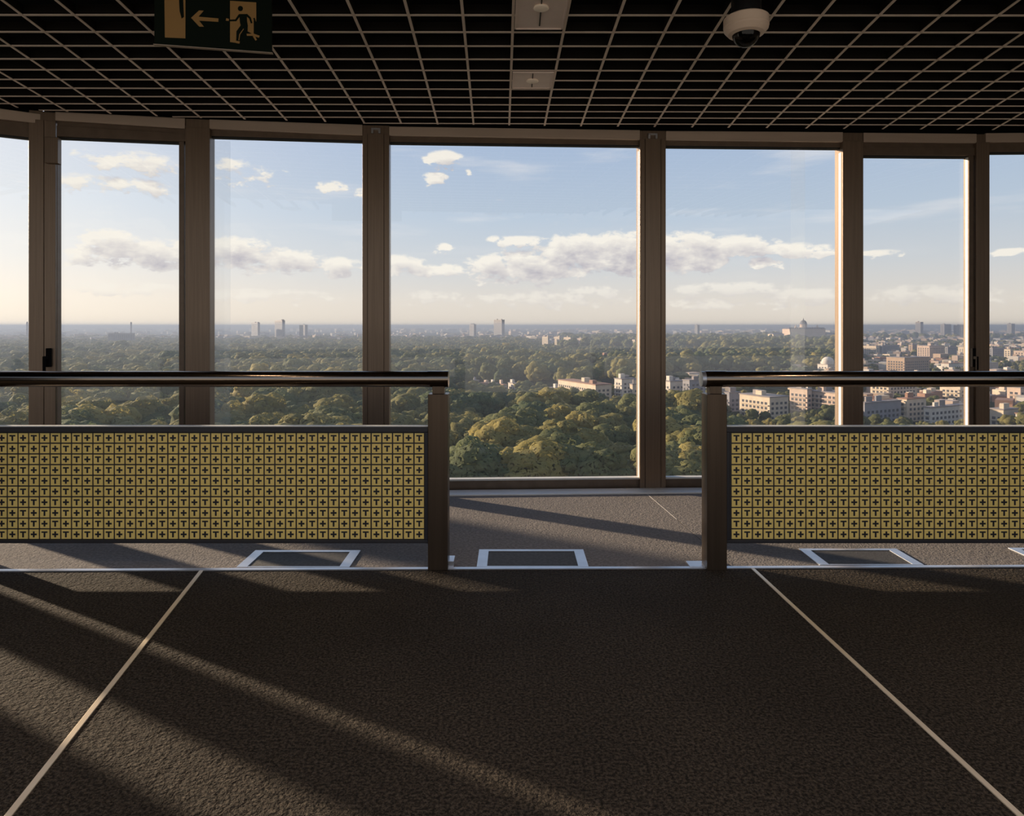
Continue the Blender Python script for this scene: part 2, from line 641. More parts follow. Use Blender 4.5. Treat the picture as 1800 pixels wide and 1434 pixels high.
# gallery strip between the threshold and the windows, in two runs split at the seam under the fourth mullion
seamA, seamB = floor_pt(1124, 873), floor_pt(1165, 904)
seam_far = Vector((BAYS[6].at_px(1128).x, BAYS[6].at_px(1128).y, 0))
seam_near = on_line(seamA, seamB, th_y(1.13))
gl_left = [(-5.3, th_y(-5.3)), (TH[1].x, TH[1].y), (TH[2].x, TH[2].y), (TH[3].x, TH[3].y), (seam_near.x - .003, th_y(seam_near.x)), (seam_far.x - .003, seam_far.y)] + [(p.x, p.y) for p in reversed(FP[1:7])]
gl_right = [(seam_near.x + .003, th_y(seam_near.x)), (TH[4].x, TH[4].y), (7.3, th_y(7.3))] + [(p.x, p.y) for p in reversed(FP[7:])] + [(seam_far.x + .003, seam_far.y)]
sheet('gallery_carpet', gl_left, 0.0, GALLERY, floor)
sheet('gallery_carpet', gl_right, 0.0, GALLERY, floor)


def strip(name, pts, w, z0, z1, m, parent):
    mb = MB()
    for a, b in zip(pts, pts[1:]):
        d = Vector((b.x - a.x, b.y - a.y)).normalized()
        n = Vector((-d.y, d.x)) * w / 2
        poly = [(a.x - n.x, a.y - n.y), (b.x - n.x, b.y - n.y), (b.x + n.x, b.y + n.y), (a.x + n.x, a.y + n.y)]
        mb.prism(poly, z0, z1)
    return mb.build(name, m, parent)


strip('threshold_strip', TH, .030, -.01, .006, PALE_METAL, floor)
bevel(strip('divider_strip', [sl_top, sl_bot], .021, -.01, .004, BRASS, floor), .0012)
bevel(strip('divider_strip', [sr_top, sr_bot], .019, -.01, .004, BRASS, floor), .0012)
# pale seam thread in the gallery carpet
strip('carpet_seam', [seam_far, on_line(seam_far, seam_near, 4.75)], .005, -.004, .0012, GALLERY_SEAM, floor)
# plate at the foot of the windows, its sky reflection put into pale colour
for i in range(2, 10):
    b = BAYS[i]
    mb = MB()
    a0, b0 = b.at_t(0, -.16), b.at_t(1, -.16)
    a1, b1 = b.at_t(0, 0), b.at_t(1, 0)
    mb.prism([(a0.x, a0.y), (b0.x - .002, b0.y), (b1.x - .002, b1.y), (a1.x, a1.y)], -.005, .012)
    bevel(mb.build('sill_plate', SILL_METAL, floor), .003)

# ---- ceiling
mb = MB()
mb.prism([(p + Vector((0, .22))).to_tuple() for p in FP] + [(7.3, .6), (-6.55, .6)], 3.23, 3.6)
ceiling = tag(mb.build('ceiling', VOID), 'black open ceiling hung with a grid of bronze metal blades', kind='structure')
for i in range(NB):
    q = MB()
    slab(q, BAYS[i], 0, .12, BAYS[i].at_t(0, .03), BAYS[i].at_t(1, .03), (2.93, 3.24), (2.93, 3.24))
    q.build('bulkhead', VOID, ceiling)
BH, BW = .055, .0150


def blade(name, a, b, w, parent, z=CEIL):
    d = Vector((b.x - a.x, b.y - a.y)).normalized()
    n = Vector((-d.y, d.x)) * w / 2
    mb = MB()
    c = [(a.x - n.x, a.y - n.y), (b.x - n.x, b.y - n.y), (b.x + n.x, b.y + n.y), (a.x + n.x, a.y + n.y)]
    vs_ = [(x, y, z) for x, y in c] + [(x, y, z + .004) for x, y in c] + [(x, y, z + BH) for x, y in c]
    fs = [(3, 2, 1, 0), (8, 9, 10, 11)]
    mb.add(vs_, [(3, 2, 1, 0)], 0)
    q = [(i, (i + 1) % 4, 4 + (i + 1) % 4, 4 + i) for i in range(4)]
    mb.add(vs_, q, 0)
    mb.add(vs_, [(4 + i, 4 + (i + 1) % 4, 8 + (i + 1) % 4, 8 + i) for i in range(4)], 1)
    mb.add(vs_, [(8, 9, 10, 11)], 1)
    return mb.build(name, [BLADE, BLADE_SIDE], parent, recalc=False)


def fac_y(x):
    for a, b in zip(FP, FP[1:]):
        if x <= b.x:
            return a.y + (b.y - a.y) * (x - a.x) / (b.x - a.x)
    return FP[-1].y


cross = [(-125, -126), (-80, -80), (-39, -39), (-4, -4), (27, 28), (56.7, 58), (81, 82.7), (104, 106), (123, 126), (140, 144), (155, 160), (169.5, 174.5),
         (182.5, 187), (194, 198.5), (205, 209.5), (215, 220.5)]
cross += [(HY - (CEIL - EYE) * F / q,) * 2 for q in (2.62, 2.43, 2.24, 2.05, 1.86, 1.67, 1.48)]
for yl, yr in cross:
    a, b = ceil_pt(-260, yl + (yr - yl) * (-260 / 1800)), ceil_pt(2060, yl + (yr - yl) * (2060 / 1800))
    # trim to the room
    best = []
    for k in range(401):
        p = a + (b - a) * (k / 400)
        if p.y < fac_y(p.x) - .02 and -5.0 < p.x < 7.2:
            best.append(p)
    if len(best) > 5:
        blade('cross_blade', best[0], best[-1], .0160, ceiling)
longs = [((508, 0), (641.7, 218)), ((610, 0), (706, 218.5)), ((711, 0), (770, 220)), ((811, 0), (832.7, 221.5)), ((903, 0), (895, 222.7)),
         ((1002, 0), (956.7, 223.5)), ((1098, 0), (1020, 225)), ((1196, 0), (1084, 226)), ((1290, 0), (1147, 228)), ((1378, 0), (1213, 228)),
         ((1466.7, 0), (1277, 228)), ((1573, 0), (1343, 229)), ((1686.7, 0), (1412, 229.5)), ((1791.7, 0), (1478, 230)),
         ((1800, 56.7), (1546.7, 230)), ((1800, 110), (1613, 230.7)), ((1800, 155), (1676.7, 231.7)), ((1800, 196.7), (1740, 231)),
         ((417, 0), (573, 215)), ((312, 0), (505, 212.7)), ((206, 0), (430, 209)), ((98, 0), (352.7, 206.7)), ((3.3, 0), (273, 201.7)),
         ((0, 68.3), (190.7, 197)), ((0, 126.7), (113, 192.7)), ((0, 172.7), (32.7, 190))]
longs += [((1804 + 74, 191), (1804, 231)), ((1868 + 78, 191), (1868, 231)), ((1932 + 82, 191), (1932, 230.5)), ((1996 + 86, 191), (1996, 230)), ((-120, 148), (-46, 186))]
for (x0, y0), (x1, y1) in longs:
    a, b = ceil_pt(x0, y0), ceil_pt(x1, y1)
    d = (b - a)
    t = (1.3 - a.y) / d.y
    p = a + d * t
    if p.x > 7.0:
        p = a + d * ((7.0 - a.x) / d.x)
    if p.x < -5.0:
        p = a + d * ((-5.0 - a.x) / d.x)
    # end just before the fascia
    e = b
    for k in range(60):
        q = a + d * (1 + .06 - k * .004)
        if q.y < fac_y(q.x) - .03:
            e = q
            break
    blade('long_blade', p, e, BW, ceiling, CEIL - .0015)

# ---- side walls out of the view (dark core of the tower)
mb = MB()
mb.box(-6.7, -6.55, REAR, 2.35, -.35, 3.3)
tag(mb.build('wall_left', WALL_DARK), 'dark inner wall out beyond the left end of the windows', kind='structure')
mb = MB()
mb.box(7.3, 7.45, REAR, 5.3, -.35, 3.3)
tag(mb.build('wall_right', WALL_DARK), 'dark inner wall out beyond the right end of the windows', kind='structure')

# ---- windows and mullions
# bay: glass left px, glass right px, glass top (l,r), fascia bottom (l,r), fascia top (l,r), sash?
SPEC = {
    4: dict(g=(98.5, 313), gt=(243, 252), fb=(211.5, 226), ft=(196, 207.5), fx=(97, 325), sash=True),
    5: dict(g=(369, 636.5), gt=(241.5, 249.5), fb=(226, 237.5), ft=(209.5, 219), fx=(368, 637), sash=False),
    6: dict(g=(684.5, 1120.5), gt=(252, 257.5), fb=(238, 245.5), ft=(222, 228.5), fx=(684, 1125), sash=False),
    7: dict(g=(1171, 1471), gt=(258.5, 261.5), fb=(246, 249.5), ft=(230, 232), fx=(1170.5, 1482), sash=False),
    8: dict(g=(1519, 1699.5), gt=(275.5, 277), fb=(249.5, 251.5), ft=(233, 235), fx=(1518, 1717), sash=True),
}
GS = .075   # glass setback
WLABEL = {
    0: ('tall side window behind the bend of the facade, nearest the left wall', None),
    1: ('narrow side window between two mullions past the left bend of the facade', None),
    2: ('side window just round the left bend of the facade', None),
    3: ('tall window at the left end of the row, cut by the frame edge', None),
    4: ('hinged window with its own sash between the first two mullions from the left', None),
    5: ('fixed window with a pale streak down its left side, right of the left hinged window', None),
    6: ('widest fixed window, behind the gap between the railings', None),
    7: ('fixed window showing the domed palace on the skyline', None),
    8: ('hinged window with its own sash and a lit right jamb, among the right-hand windows', None),
    9: ('tall window at the right end of the row beyond the last mullion', None),
    10: ('tall window out at the far right curve of the facade', None),
}
for i in range(NB):
    bay = BAYS[i]
    w = empty('window_%d' % (i + 1), (*((bay.a + bay.b) / 2), 0), WLABEL[i][0], None, None, 'structure')
    if i in SPEC:
        sp = SPEC[i]
        gl, gr = sp['g']
        A, B = bay.at_px(sp['fx'][0]), bay.at_px(sp['fx'][1])
        ga, gb = bay.at_px(gl, .045), bay.at_px(gr, GS - .01)
        fa, fb_ = bay.at_px(sp['fx'][0], .012), bay.at_px(sp['fx'][1], .012)
        ftz = (zof(sp['ft'][0], fa.y), zof(sp['ft'][1], fb_.y))
        fbz = (zof(sp['fb'][0], fa.y), zof(sp['fb'][1], fb_.y))
        gtz = (zof(sp['gt'][0], bay.at_px(gl, .05).y), zof(sp['gt'][1], bay.at_px(gr, .05).y))
    else:
        fa, fb_ = bay.at_t(0.02, .012), bay.at_t(.98, .012)
        ga, gb = bay.at_t(.06, .045), bay.at_t(.94, .045)
        ftz = (2.962, 2.962)
        fbz = (2.885, 2.885)
        gtz = (2.80, 2.80)
        if i == 3:
            ftz, fbz, gtz = (2.962, 2.962), (2.878, 2.889), (2.765, 2.770)
        sp = dict(sash=False)
    # fascia
    mb = MB()
    slab(mb, bay, .012, .16, fa, fb_, (fbz[0], ftz[0]), (fbz[1], ftz[1]))
    bevel(mb.build('fascia', FASCIA, w), .003)
    # head rail behind it, down to the glass
    ha, hb = fa + bay.n * .03, fb_ + bay.n * .03
    head_b = (gtz[0] + .012, gtz[1] + .012) if not sp['sash'] else (fbz[0] - .035, fbz[1] - .035)
    mb = MB()
    slab(mb, bay, 0, .10, ha, hb, (head_b[0], fbz[0]), (head_b[1], fbz[1]))
    bevel(mb.build('head_rail', BRONZE_DARK, w), .002)
    # black gasket under the head
    mb = MB()
    slab(mb, bay, 0, .05, ha + bay.n * .012, hb + bay.n * .012, (gtz[0], gtz[0] + .014), (gtz[1], gtz[1] + .014))
    mb.build('gasket', SEAL, w)
    sill_t = .078
    if sp['sash']:
        # inner sash: head, bottom, left and right stiles
        jl, jr = bay.at_px(sp['fx'][0], .006), bay.at_px(sp['fx'][1], .006)
        sl_, sr_ = bay.at_px(gl, .006), bay.at_px(gr + (6.5 if i == 8 else 0), .006)
        sa = MB()
        slab(sa, bay, 0, .065, jl + bay.n * .02, jr + bay.n * .02, (gtz[0] + .012, head_b[0] + .001), (gtz[1] + .012, head_b[1] + .001))
        slab(sa, bay, 0, .065, jl + bay.n * .02, jr + bay.n * .02, (.03, .10), (.03, .10))
        if (sl_ - jl).length > .004:
            slab(sa, bay, 0, .065, jl + bay.n * .02, sl_ + bay.n * .02, (.10, gtz[0] + .012), (.10, gtz[0] + .012))
        slab(sa, bay, 0, .065, sr_ + bay.n * .02, jr + bay.n * .02 - bay.d * .012, (.10, gtz[1] + .012), (.10, gtz[1] + .012))
        bevel(sa.build('sash', BRONZE_DARK, w), .002)
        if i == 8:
            c = MB()  # pale strip paints the sun's brightness onto the jamb
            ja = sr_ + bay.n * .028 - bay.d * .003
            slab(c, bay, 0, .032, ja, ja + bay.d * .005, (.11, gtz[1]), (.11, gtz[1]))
            tag(c.build('sunlit_strip', LIT_EDGE, w), 'pale strip coloured as sunlight on the jamb')
        hx = 85 if i == 4 else 1711
        hp = bay.at_px(hx, -.02)
        hz0, hz1 = zof(645, hp.y), zof(612, hp.y)
        hm = MB()
        hm.box(hp.x - .014, hp.x + .014, hp.y - .012, hp.y + .02, hz0, hz1)
        hm.box(hp.x - .009, hp.x + .009, hp.y - .045, hp.y - .01, (hz0 + hz1) / 2 - .012, (hz0 + hz1) / 2 + .012)
        hm.box(hp.x - .009, hp.x + .009, hp.y - .055, hp.y - .038, (hz0 + hz1) / 2 - .10, (hz0 + hz1) / 2 + .012)
        bevel(hm.build('handle', HANDLE, w), .004)
        if i == 4:
            cp = [bay.at_px(78, -.03), bay.at_px(101.5, -.03)]
            zz = (zof(286, cp[0].y), zof(240, cp[0].y))
            cm = MB()
            slab(cm, bay, 0, .06, cp[0], cp[1], zz, zz)
            bevel(cm.build('closer_cover', BRONZE, w), .003)
        sill_t = .105
    # sill rail
    mb = MB()
    slab(mb, bay, 0, .10, fa + bay.n * .03, fb_ + bay.n * .03, (0.0, sill_t), (0.0, sill_t))
    bevel(mb.build('sill_rail', BRONZE_DARK, w), .002)
    mb = MB()
    slab(mb, bay, 0, .062, fa + bay.n * .012, fb_ + bay.n * .012, (sill_t, sill_t + .014), (sill_t, sill_t + .014))
    bevel(mb.build('glazing_bead', LIT_EDGE, w), .002)
    # glass
    mb = MB()
    ea, eb = fa + bay.n * (GS - .012), fb_ + bay.n * (GS - .012)
    slab(mb, bay, 0, .012, ea, eb, (.05, gtz[0] + .05), (.05, gtz[1] + .05))
    gobj = mb.build('glass_pane', GLASS, w)
    if i in (5, 7):  # added strips imitate reflections in these two panes
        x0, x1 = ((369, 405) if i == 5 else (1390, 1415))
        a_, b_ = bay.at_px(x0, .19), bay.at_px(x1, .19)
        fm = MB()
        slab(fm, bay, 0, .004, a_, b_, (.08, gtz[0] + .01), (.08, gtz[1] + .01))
        tag(fm.build('reflection_strip', REFLECTION if i == 5 else REFLECTION_THIN, w), 'faint milky vertical strip imitating a reflection in the pane')

# mullions: name, px extents of the front, bay used, extra strips
MULL = [
    (4, 50, 97.5, (77, None), 'slim bronze mullion nearest the left edge with a black handle', False),
    (5, 325.5, 368.5, (None, None), 'bronze mullion between the left hinged window and the streaked pane', False),
    (6, 637, 684, (646, 675), 'bronze mullion rising behind the left railing near its post', True),
    (7, 1125, 1170.5, (1134, 1162), 'bronze mullion right of the widest window, bright down its left edge', True),
    (8, 1482, 1518, (None, None), 'bronze mullion left of the right-hand hinged window', False),
    (9, 1717, 1740, (None, None), 'thin bronze mullion nearest the right edge', False),
]
tn = 1
for (bi, x0, x1, gr, lab, clip) in MULL:
    b0, b1 = BAYS[bi - 1], BAYS[bi]
    dirv = (b0.d + b1.d).normalized()
    nrm = Vector((-dirv.y, dirv.x))
    ctr = FP[bi]
    r_ = Bay(bi)
    r_.a, r_.b, r_.d, r_.n = ctr, ctr + dirv, dirv, nrm
    pa, pb = r_.at_px(x0), r_.at_px(x1)
    yt = {4: 194.5, 5: 208.5, 6: 219.5, 7: 229, 8: 232.5, 9: 235}[bi]
    zt = zof(yt, ctr.y)
    mb = MB()
    core_a, core_b = pa + nrm * .012, pb + nrm * .012
    slab(mb, r_, 0, .125, core_a, core_b, (.0, zt), (.0, zt))
    m = tag(bevel(mb.build('trim_%d' % tn, BRONZE), .002), lab, None, None, 'structure')
    tn += 1
    xs = [x0] + [g for g in gr if g] + [x1]
    for k in range(len(xs) - 1):
        qa = r_.at_px(xs[k] + (.55 if k > 0 else 0))
        qb = r_.at_px(xs[k + 1] - (.55 if k < len(xs) - 2 else 0))
        proud = .0 if (len(xs) == 4 and k == 1) else .003
        c = MB()
        slab(c, r_, 0, .0115 - proud, qa + nrm * proud, qb + nrm * proud, (.0, zt - .07), (.0, zt - .07))
        bevel(c.build('cover_strip', BRONZE, m), .0015)
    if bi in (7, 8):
        c = MB()  # sunlit side of the mullion painted as a pale strip
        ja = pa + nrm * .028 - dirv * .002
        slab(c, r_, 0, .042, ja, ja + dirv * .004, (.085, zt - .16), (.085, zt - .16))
        tag(c.build('sunlit_strip', LIT_EDGE, m), 'pale strip coloured as sunlight on the jamb')
    if clip:
        px_c = (x0 + x1) / 2
        ca, cb = r_.at_px(px_c - 8, -.012), r_.at_px(px_c + 8, -.012)
        z0, z1 = zof(yt + 15, ctr.y), zof(yt + 6, ctr.y)
        c = MB()
        slab(c, r_, 0, .025, ca, ca + dirv * .016, (z0, z1), (z0, z1))
        slab(c, r_, 0, .025, cb - dirv * .016, cb, (z0, z1), (z0, z1))
        slab(c, r_, 0, .025, ca, cb, (z1 - .012, z1), (z1 - .012, z1))
        tag(c.build('hook_clip', PALE_METAL, m), 'small pale metal clip')
for bi in (3, 10, 0, 11, 2, 1):
    ctr = FP[bi]
    b0 = BAYS[max(bi - 1, 0)]
    b1 = BAYS[min(bi, NB - 1)]
    dirv = (b0.d + b1.d).normalized()
    nrm = Vector((-dirv.y, dirv.x))
    mb = MB()
    r_ = Bay(min(bi, NB - 1))
    r_.n = nrm
    hw = {1: .12, 2: .13}.get(bi, .11)
    slab(mb, r_, 0, .18, ctr - dirv * hw, ctr + dirv * hw, (0, 2.97), (0, 2.97))
    tag(mb.build('trim_%d' % tn, BRONZE), {3: 'bronze mullion at the left bend of the facade', 10: 'bronze mullion beyond the last window on the right',
        0: 'end mullion of the facade beside the left wall', 11: 'end mullion of the facade beside the right wall',
        2: 'broad bronze mullion past the left bend, nearer the bend', 1: 'broad bronze mullion past the left bend, nearer the left wall'}[bi], None, None, 'structure')
    tn += 1

# ================================================================== RAILINGS
YF, YB = 3.76, 3.87
YC = (YF + YB) / 2
PITCH = 18.82 * 3.79 / F
TS = 16.4 * 3.79 / F
PAN_Y = 3.79          # front face of the tiles


def tile_mesh(kind):
    mb = MB()
    h = TS / 2
    c = .0012
    t = .005
    vs_ = [(-h, t, -h), (h, t, -h), (h, t, h), (-h, t, h),
           (-h, c, -h), (h, c, -h), (h, c, h), (-h, c, h),
           (-h + c, 0, -h + c), (h - c, 0, -h + c), (h - c, 0, h - c), (-h + c, 0, h - c)]
    fs = [(8, 9, 10, 11)] + [(i, (i + 1) % 4, 4 + (i + 1) % 4, 4 + i) for i in range(4)] + [(4 + i, 4 + (i + 1) % 4, 8 + (i + 1) % 4, 8 + i) for i in range(4)]
    mb.add(vs_, fs, 0)
    u = TS / 16.4
    if kind == 'T':
        mb.box(-5.2 * u, 5.2 * u, -.0012, .0005, 2.6 * u, 5.2 * u, 1)
        mb.box(-1.5 * u, 1.5 * u, -.0012, .0005, -5.2 * u, 2.6 * u, 1)
    else:
        mb.box(-5.2 * u, 5.2 * u, -.0012, .0005, -1.5 * u, 1.5 * u, 1)
        mb.box(-1.5 * u, 1.5 * u, -.0012, .0005, 1.5 * u, 5.2 * u, 1)
        mb.box(-1.5 * u, 1.5 * u, -.0012, .0005, -5.2 * u, -1.5 * u, 1)
    me = mb.mesh('tile_' + kind, [GOLD, GLYPH])
    bm = bmesh.new()
    bm.from_mesh(me)
    bmesh.ops.recalc_face_normals(bm, faces=bm.faces)
    bm.to_mesh(me)
    bm.free()
    return me


TILE = {'T': tile_mesh('T'), '+': tile_mesh('+')}


def railing(name, label, xa, xb, post_xs, tiles, sleeves, plate_dirs):
    """rail from xa to xb; post_xs: centres of posts; tiles: (first column centre x, direction, count) or None"""
    r = empty(name, ((xa + xb) / 2, YC, 0), label, 'railing', 'guard railings with patterned panels')
    # handrail
    zr = EYE - (666 - HY) / F * YC
    rad = .0442
    mb = MB()
    mb.tube_x(xa, xb, YC, zr, rad, 48)
    hr = mb.build('handrail', STEEL, r, recalc=True)
    for (s0, s1, cap) in sleeves:
        c = MB()
        c.tube_x(s0, s1, YC, zr, rad + .0016, 48)
        sv = bevel(c.build('end_sleeve', STEEL, hr), .0015)
        if cap:
            cm = MB()
            cm.tube_x(cap[0], cap[1], YC, zr, rad - .001, 48)
            tag(bevel(cm.build('end_cap', PALE_METAL, hr), .003), 'pale metal end cap')
    for cx in post_xs:
        zt = EYE - (693 - HY) / F * YF
        p = MB()
        p.box(cx - .055, cx + .055, YF, YB, 0, zt)
        po = bevel(p.build('post', STEEL_POST, r), .003)
        n = MB()
        n.box(cx - .033, cx + .033, YF + .02, YB - .02, zt, zr - rad + .006)
        bevel(n.build('neck', STEEL_POST, po), .002)
        pd = plate_dirs.get(cx)
        if pd is not None:
            n = MB()
            n.box(cx - .055 - (.085 if pd < 0 else .0), cx + .055 + (.030 if pd > 0 else 0), YF + .035, YB + .02, 0.0, .010 if pd < 0 else .04)
            bevel(n.build('base_plate', PALE_METAL, po), .002)
    # panel
    inner = sorted(post_xs)
    fa, fb = inner[0] + .055, inner[-1] - .055
    if len(post_xs) == 1:
        fa, fb = (xa, post_xs[0] - .055) if xa < post_xs[0] - .3 else (post_xs[0] + .055, xb)
    z1 = EYE - (750 - HY) / F * PAN_Y
    z0 = EYE - (954 - HY) / F * PAN_Y
    tz1 = EYE - (759.5 - HY) / F * PAN_Y
    tz0 = EYE - (948.5 - HY) / F * PAN_Y
    m = MB()
    m.box(fa + .006, fb - .006, PAN_Y + .004, PAN_Y + .028, z0 + .004, z1 - .004)
    pan = m.build('patterned_panel', BLACK_FRAME, r)
    e = 5.5 * PAN_Y / F
    tx0, tx1 = fa + e + .004, fb - e - .004
    fr = MB()
    fr.box(fa, fb, PAN_Y - .010, PAN_Y + .04, tz1, z1)
    fr.box(fa, fb, PAN_Y - .010, PAN_Y + .04, z0, tz0)
    fr.box(fa, tx0, PAN_Y - .010, PAN_Y + .04, tz0, tz1)
    fr.box(tx1, fb, PAN_Y - .010, PAN_Y + .04, tz0, tz1)
    bevel(fr.build('border', BLACK_FRAME, pan), .003)
    cap = MB()  # pale cap paints the skylight caught along the frame's top
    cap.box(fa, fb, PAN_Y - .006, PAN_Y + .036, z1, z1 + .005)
    bevel(cap.build('top_edge', LIT_EDGE, pan), .0015)
    if tiles:
        first, sgn, count = tiles
        zc = EYE - (769.6 - HY) / F * PAN_Y
        n = 0
        rest = MB()
        for c in range(count):
            x = first + sgn * c * PITCH
            if x - TS / 2 < tx0 - .004 or x + TS / 2 > tx1 + .004:
                continue
            for k in range(10):
                kind = 'T' if (c + k) % 2 == 0 else '+'
                z = zc - k * PITCH
                if n < 300:
                    o = bpy.data.objects.new('tile', TILE[kind])
                    COL.objects.link(o)
                    o.parent = pan
                    o.location = (x, PAN_Y, z)
                    n += 1
                else:
                    me = TILE[kind]
                    for q in (0, 1):
                        fcs = [tuple(f.vertices) for f in me.polygons if f.material_index == q]
                        rest.add([(v.co.x + x, v.co.y + PAN_Y, v.co.z + z) for v in me.vertices], fcs, q)
        if rest.v:
            o = rest.build('tile_field', [GOLD, GLYPH], pan, recalc=False)
            tag(o, None, None, None, 'stuff')
    return r


PLX = (752 - CX) / F * YF + .055
PRX = (1243 - CX) / F * YF + .055
railing('guard_railing', 'steel railing with gold tile panel left of the gap, reaching the left edge', -3.03, (788 - CX) / F * 3.8,
        [-2.97, PLX], ((737 - CX) / F * PAN_Y, -1, 46), [((752 - CX) / F * YC, (788 - CX) / F * 3.8 + .001, None)], {PLX: 1})
railing('guard_railing', 'steel railing with gold tile panel right of the gap, pale cap on its handrail end', PRX - .052, 4.30,
        [PRX, 4.22], ((1294.5 - CX) / F * PAN_Y, 1, 60), [(PRX - .052, PRX + .060, (PRX - .074, PRX - .046))], {PRX: -1})

# ================================================================== FLOOR HATCHES
HL = ['dark floor hatch in a pale frame below the left railing panel', 'dark floor hatch in a pale frame in the gap between the railings',
      'dark floor hatch in a pale frame below the right railing panel', 'pale-framed floor hatch at the far right, mostly outside the view']
for k, (x0, x1, yn, yf) in enumerate([(-1.535, -.905, 3.80, 4.085), (-.197, .428, 3.805, 4.10), (1.728, 2.315, 3.835, 4.115), (3.0, 3.6, 3.86, 4.13)]):
    h = empty('floor_hatch', ((x0 + x1) / 2, (yn + yf) / 2, 0), HL[k], 'floor hatch', 'floor hatches along the gallery')
    m = MB()
    m.box(x0 + .004, x1 - .004, yn + .004, yf - .004, -.002, .003)
    m.build('cover', HATCH, h)
    wb = .058
    for (a, b, c, d) in ((x0, x0 + wb, yn, yf), (x1 - wb, x1, yn, yf), (x0 + wb, x1 - wb, yf - .03, yf), (x0 + wb, x1 - wb, yn, yn + .012)):
        m = MB()
        m.box(a, b, c, d, 0.0, .0065)
        bevel(m.build('frame_bar', PALE_METAL, h), .001)

# ================================================================== CEILING LAMPS
LL = ['square recessed ceiling lamp cut off by the top of the view', 'square recessed ceiling lamp with a small oval disc, nearer the windows']
for k, (yt, yb) in enumerate([(-36, 50), (124, 154)]):
    lx = lambda px0, px1, y: None
    a0, a1 = ceil_pt(903 + (895 - 903) * yb / 222, yb), ceil_pt(1002 + (956.7 - 1002) * yb / 223, yb)
    b0, b1 = ceil_pt(903 + (895 - 903) * yt / 222, yt), ceil_pt(1002 + (956.7 - 1002) * yt / 223, yt)
    g = .010
    poly = [(b0.x + g, b0.y + g), (b1.x - g, b1.y + g), (a1.x - g, a1.y - g), (a0.x + g, a0.y - g)]
    lamp = empty('ceiling_lamp', ((a0.x + a1.x) / 2, (a0.y + b0.y) / 2, CEIL), LL[k], 'lamp', 'recessed lamps in the ceiling grid')
    m = MB()
    m.prism(poly, CEIL - .006, CEIL - .0025)
    tr = m.build('tray', LAMP_TRAY, lamp)
    for q in range(4):
        p0, p1 = poly[q], poly[(q + 1) % 4]
        d = (Vector(p1) - Vector(p0)).normalized()
        nn = Vector((-d.y, d.x)) * .008
        m = MB()
        m.prism([p0, p1, (p1[0] + nn.x, p1[1] + nn.y), (p0[0] + nn.x, p0[1] + nn.y)], CEIL - .012, CEIL - .006)
        m.build('tray_rim', LAMP_TRAY, lamp)
    cx_, cy_ = sum(p[0] for p in poly) / 4, sum(p[1] for p in poly) / 4
    rx = .040
    m = MB()
    m.lathe([(.0005, CEIL - .019), (rx * .8, CEIL - .018), (rx, CEIL - .013), (rx * .9, CEIL - .006), (.0005, CEIL - .006)], cx_, cy_, 32)
    m.build('disc', LAMP_DISC, lamp)
    m = MB()
    m.box(cx_ - .012, cx_ + .012, cy_ - .012, cy_ + .012, CEIL - .003, CEIL + .03)
    m.build('socket', DARK_PLASTIC, lamp)
    dy = (poly[3][1] - poly[0][1]) * .5
    m = MB()
    m.box(cx_ - .003, cx_ + .003, cy_ - dy * .85, cy_ - rx * .9, CEIL - .009, CEIL - .006)
    m.box(cx_ - .003, cx_ + .003, cy_ + rx * .9, cy_ + dy * .85, CEIL - .009, CEIL - .006)
    m.build('spring_clip', DARK_PLASTIC, lamp)

# unseen lit lamps added overhead to brighten the panels and near floor
k = 0
for ly in (2.45, 1.15):
    for lx in (-2.2, .12, 2.5):
        nmx = {-2.2: 'left', .12: 'middle', 2.5: 'right'}[lx]
        lamp = empty('ceiling_lamp', (lx, ly, CEIL), 'added square fill lamp of the %s column, %s row overhead' % (nmx, 'front' if ly > 2 else 'rear'), 'lamp', 'added fill lamps overhead')
        m = MB()
        m.box(lx - .13, lx + .13, ly - .09, ly + .09, CEIL + .03, CEIL + .045)
        m.build('tray', LAMP_TRAY, lamp)
        m = MB()
        m.lathe([(.0005, CEIL + .012), (.055, CEIL + .014), (.06, CEIL + .02), (.06, CEIL + .03), (.0005, CEIL + .03)], lx, ly, 24)
        m.build('disc', LAMP_DISC, lamp)
        a = bpy.data.lights.new('fill_glow', 'AREA')  # added fill light
        a.shape = 'DISK'
        a.size = .12
        a.energy = 3.6 if ly > 2 else 9.5
        a.spread = radians(118)
        a.color = (1.0, .76, .52)
        ao = bpy.data.objects.new('fill_glow', a)
        COL.objects.link(ao)
        ao.parent = lamp
        ao.location = (0, 0, .008)

# ================================================================== DOME CAMERA
YD = 3.30
cc = P(1311.5, 40, YD)
dome = empty('security_camera', (cc.x, YD, CEIL), 'white dome security camera with a smoked bubble hanging under the ceiling grid', 'security camera')
zb = zof(60, YD)
zt = zof(31, YD)
R = 38.5 / F * YD
m = MB()
m.lathe_sharp([(.001, zt), (R * .93, zt), (R, zt - .006), (R, zb + .034), (R * .975, zb + .031), (R * .975, zb + .022), (R * .80, zb), (R * .62, zb - .006), (R * .60, zb + .004), (.001, zb + .03)], cc.x, YD, 48)
m.build('housing', WHITE_PLASTIC, dome)
m = MB()
m.lathe([(R * .66, zt - .002), (R * .66, CEIL + .06), (.001, CEIL + .06)], cc.x, YD, 32)
m.build('mount', DARK_PLASTIC, dome)
rd = 23.5 / F * YD
prof = [(rd * 1.0, zb + .010)]
zc = zof(59, YD)
for k in range(0, 15):
    a = k / 14 * pi / 2
    prof.append((max(rd * cos(a), .0008), zc - rd * sin(a)))
m = MB()
m.lathe(prof, cc.x, YD, 40)
m.build('bubble', DOME, dome)
m = MB()
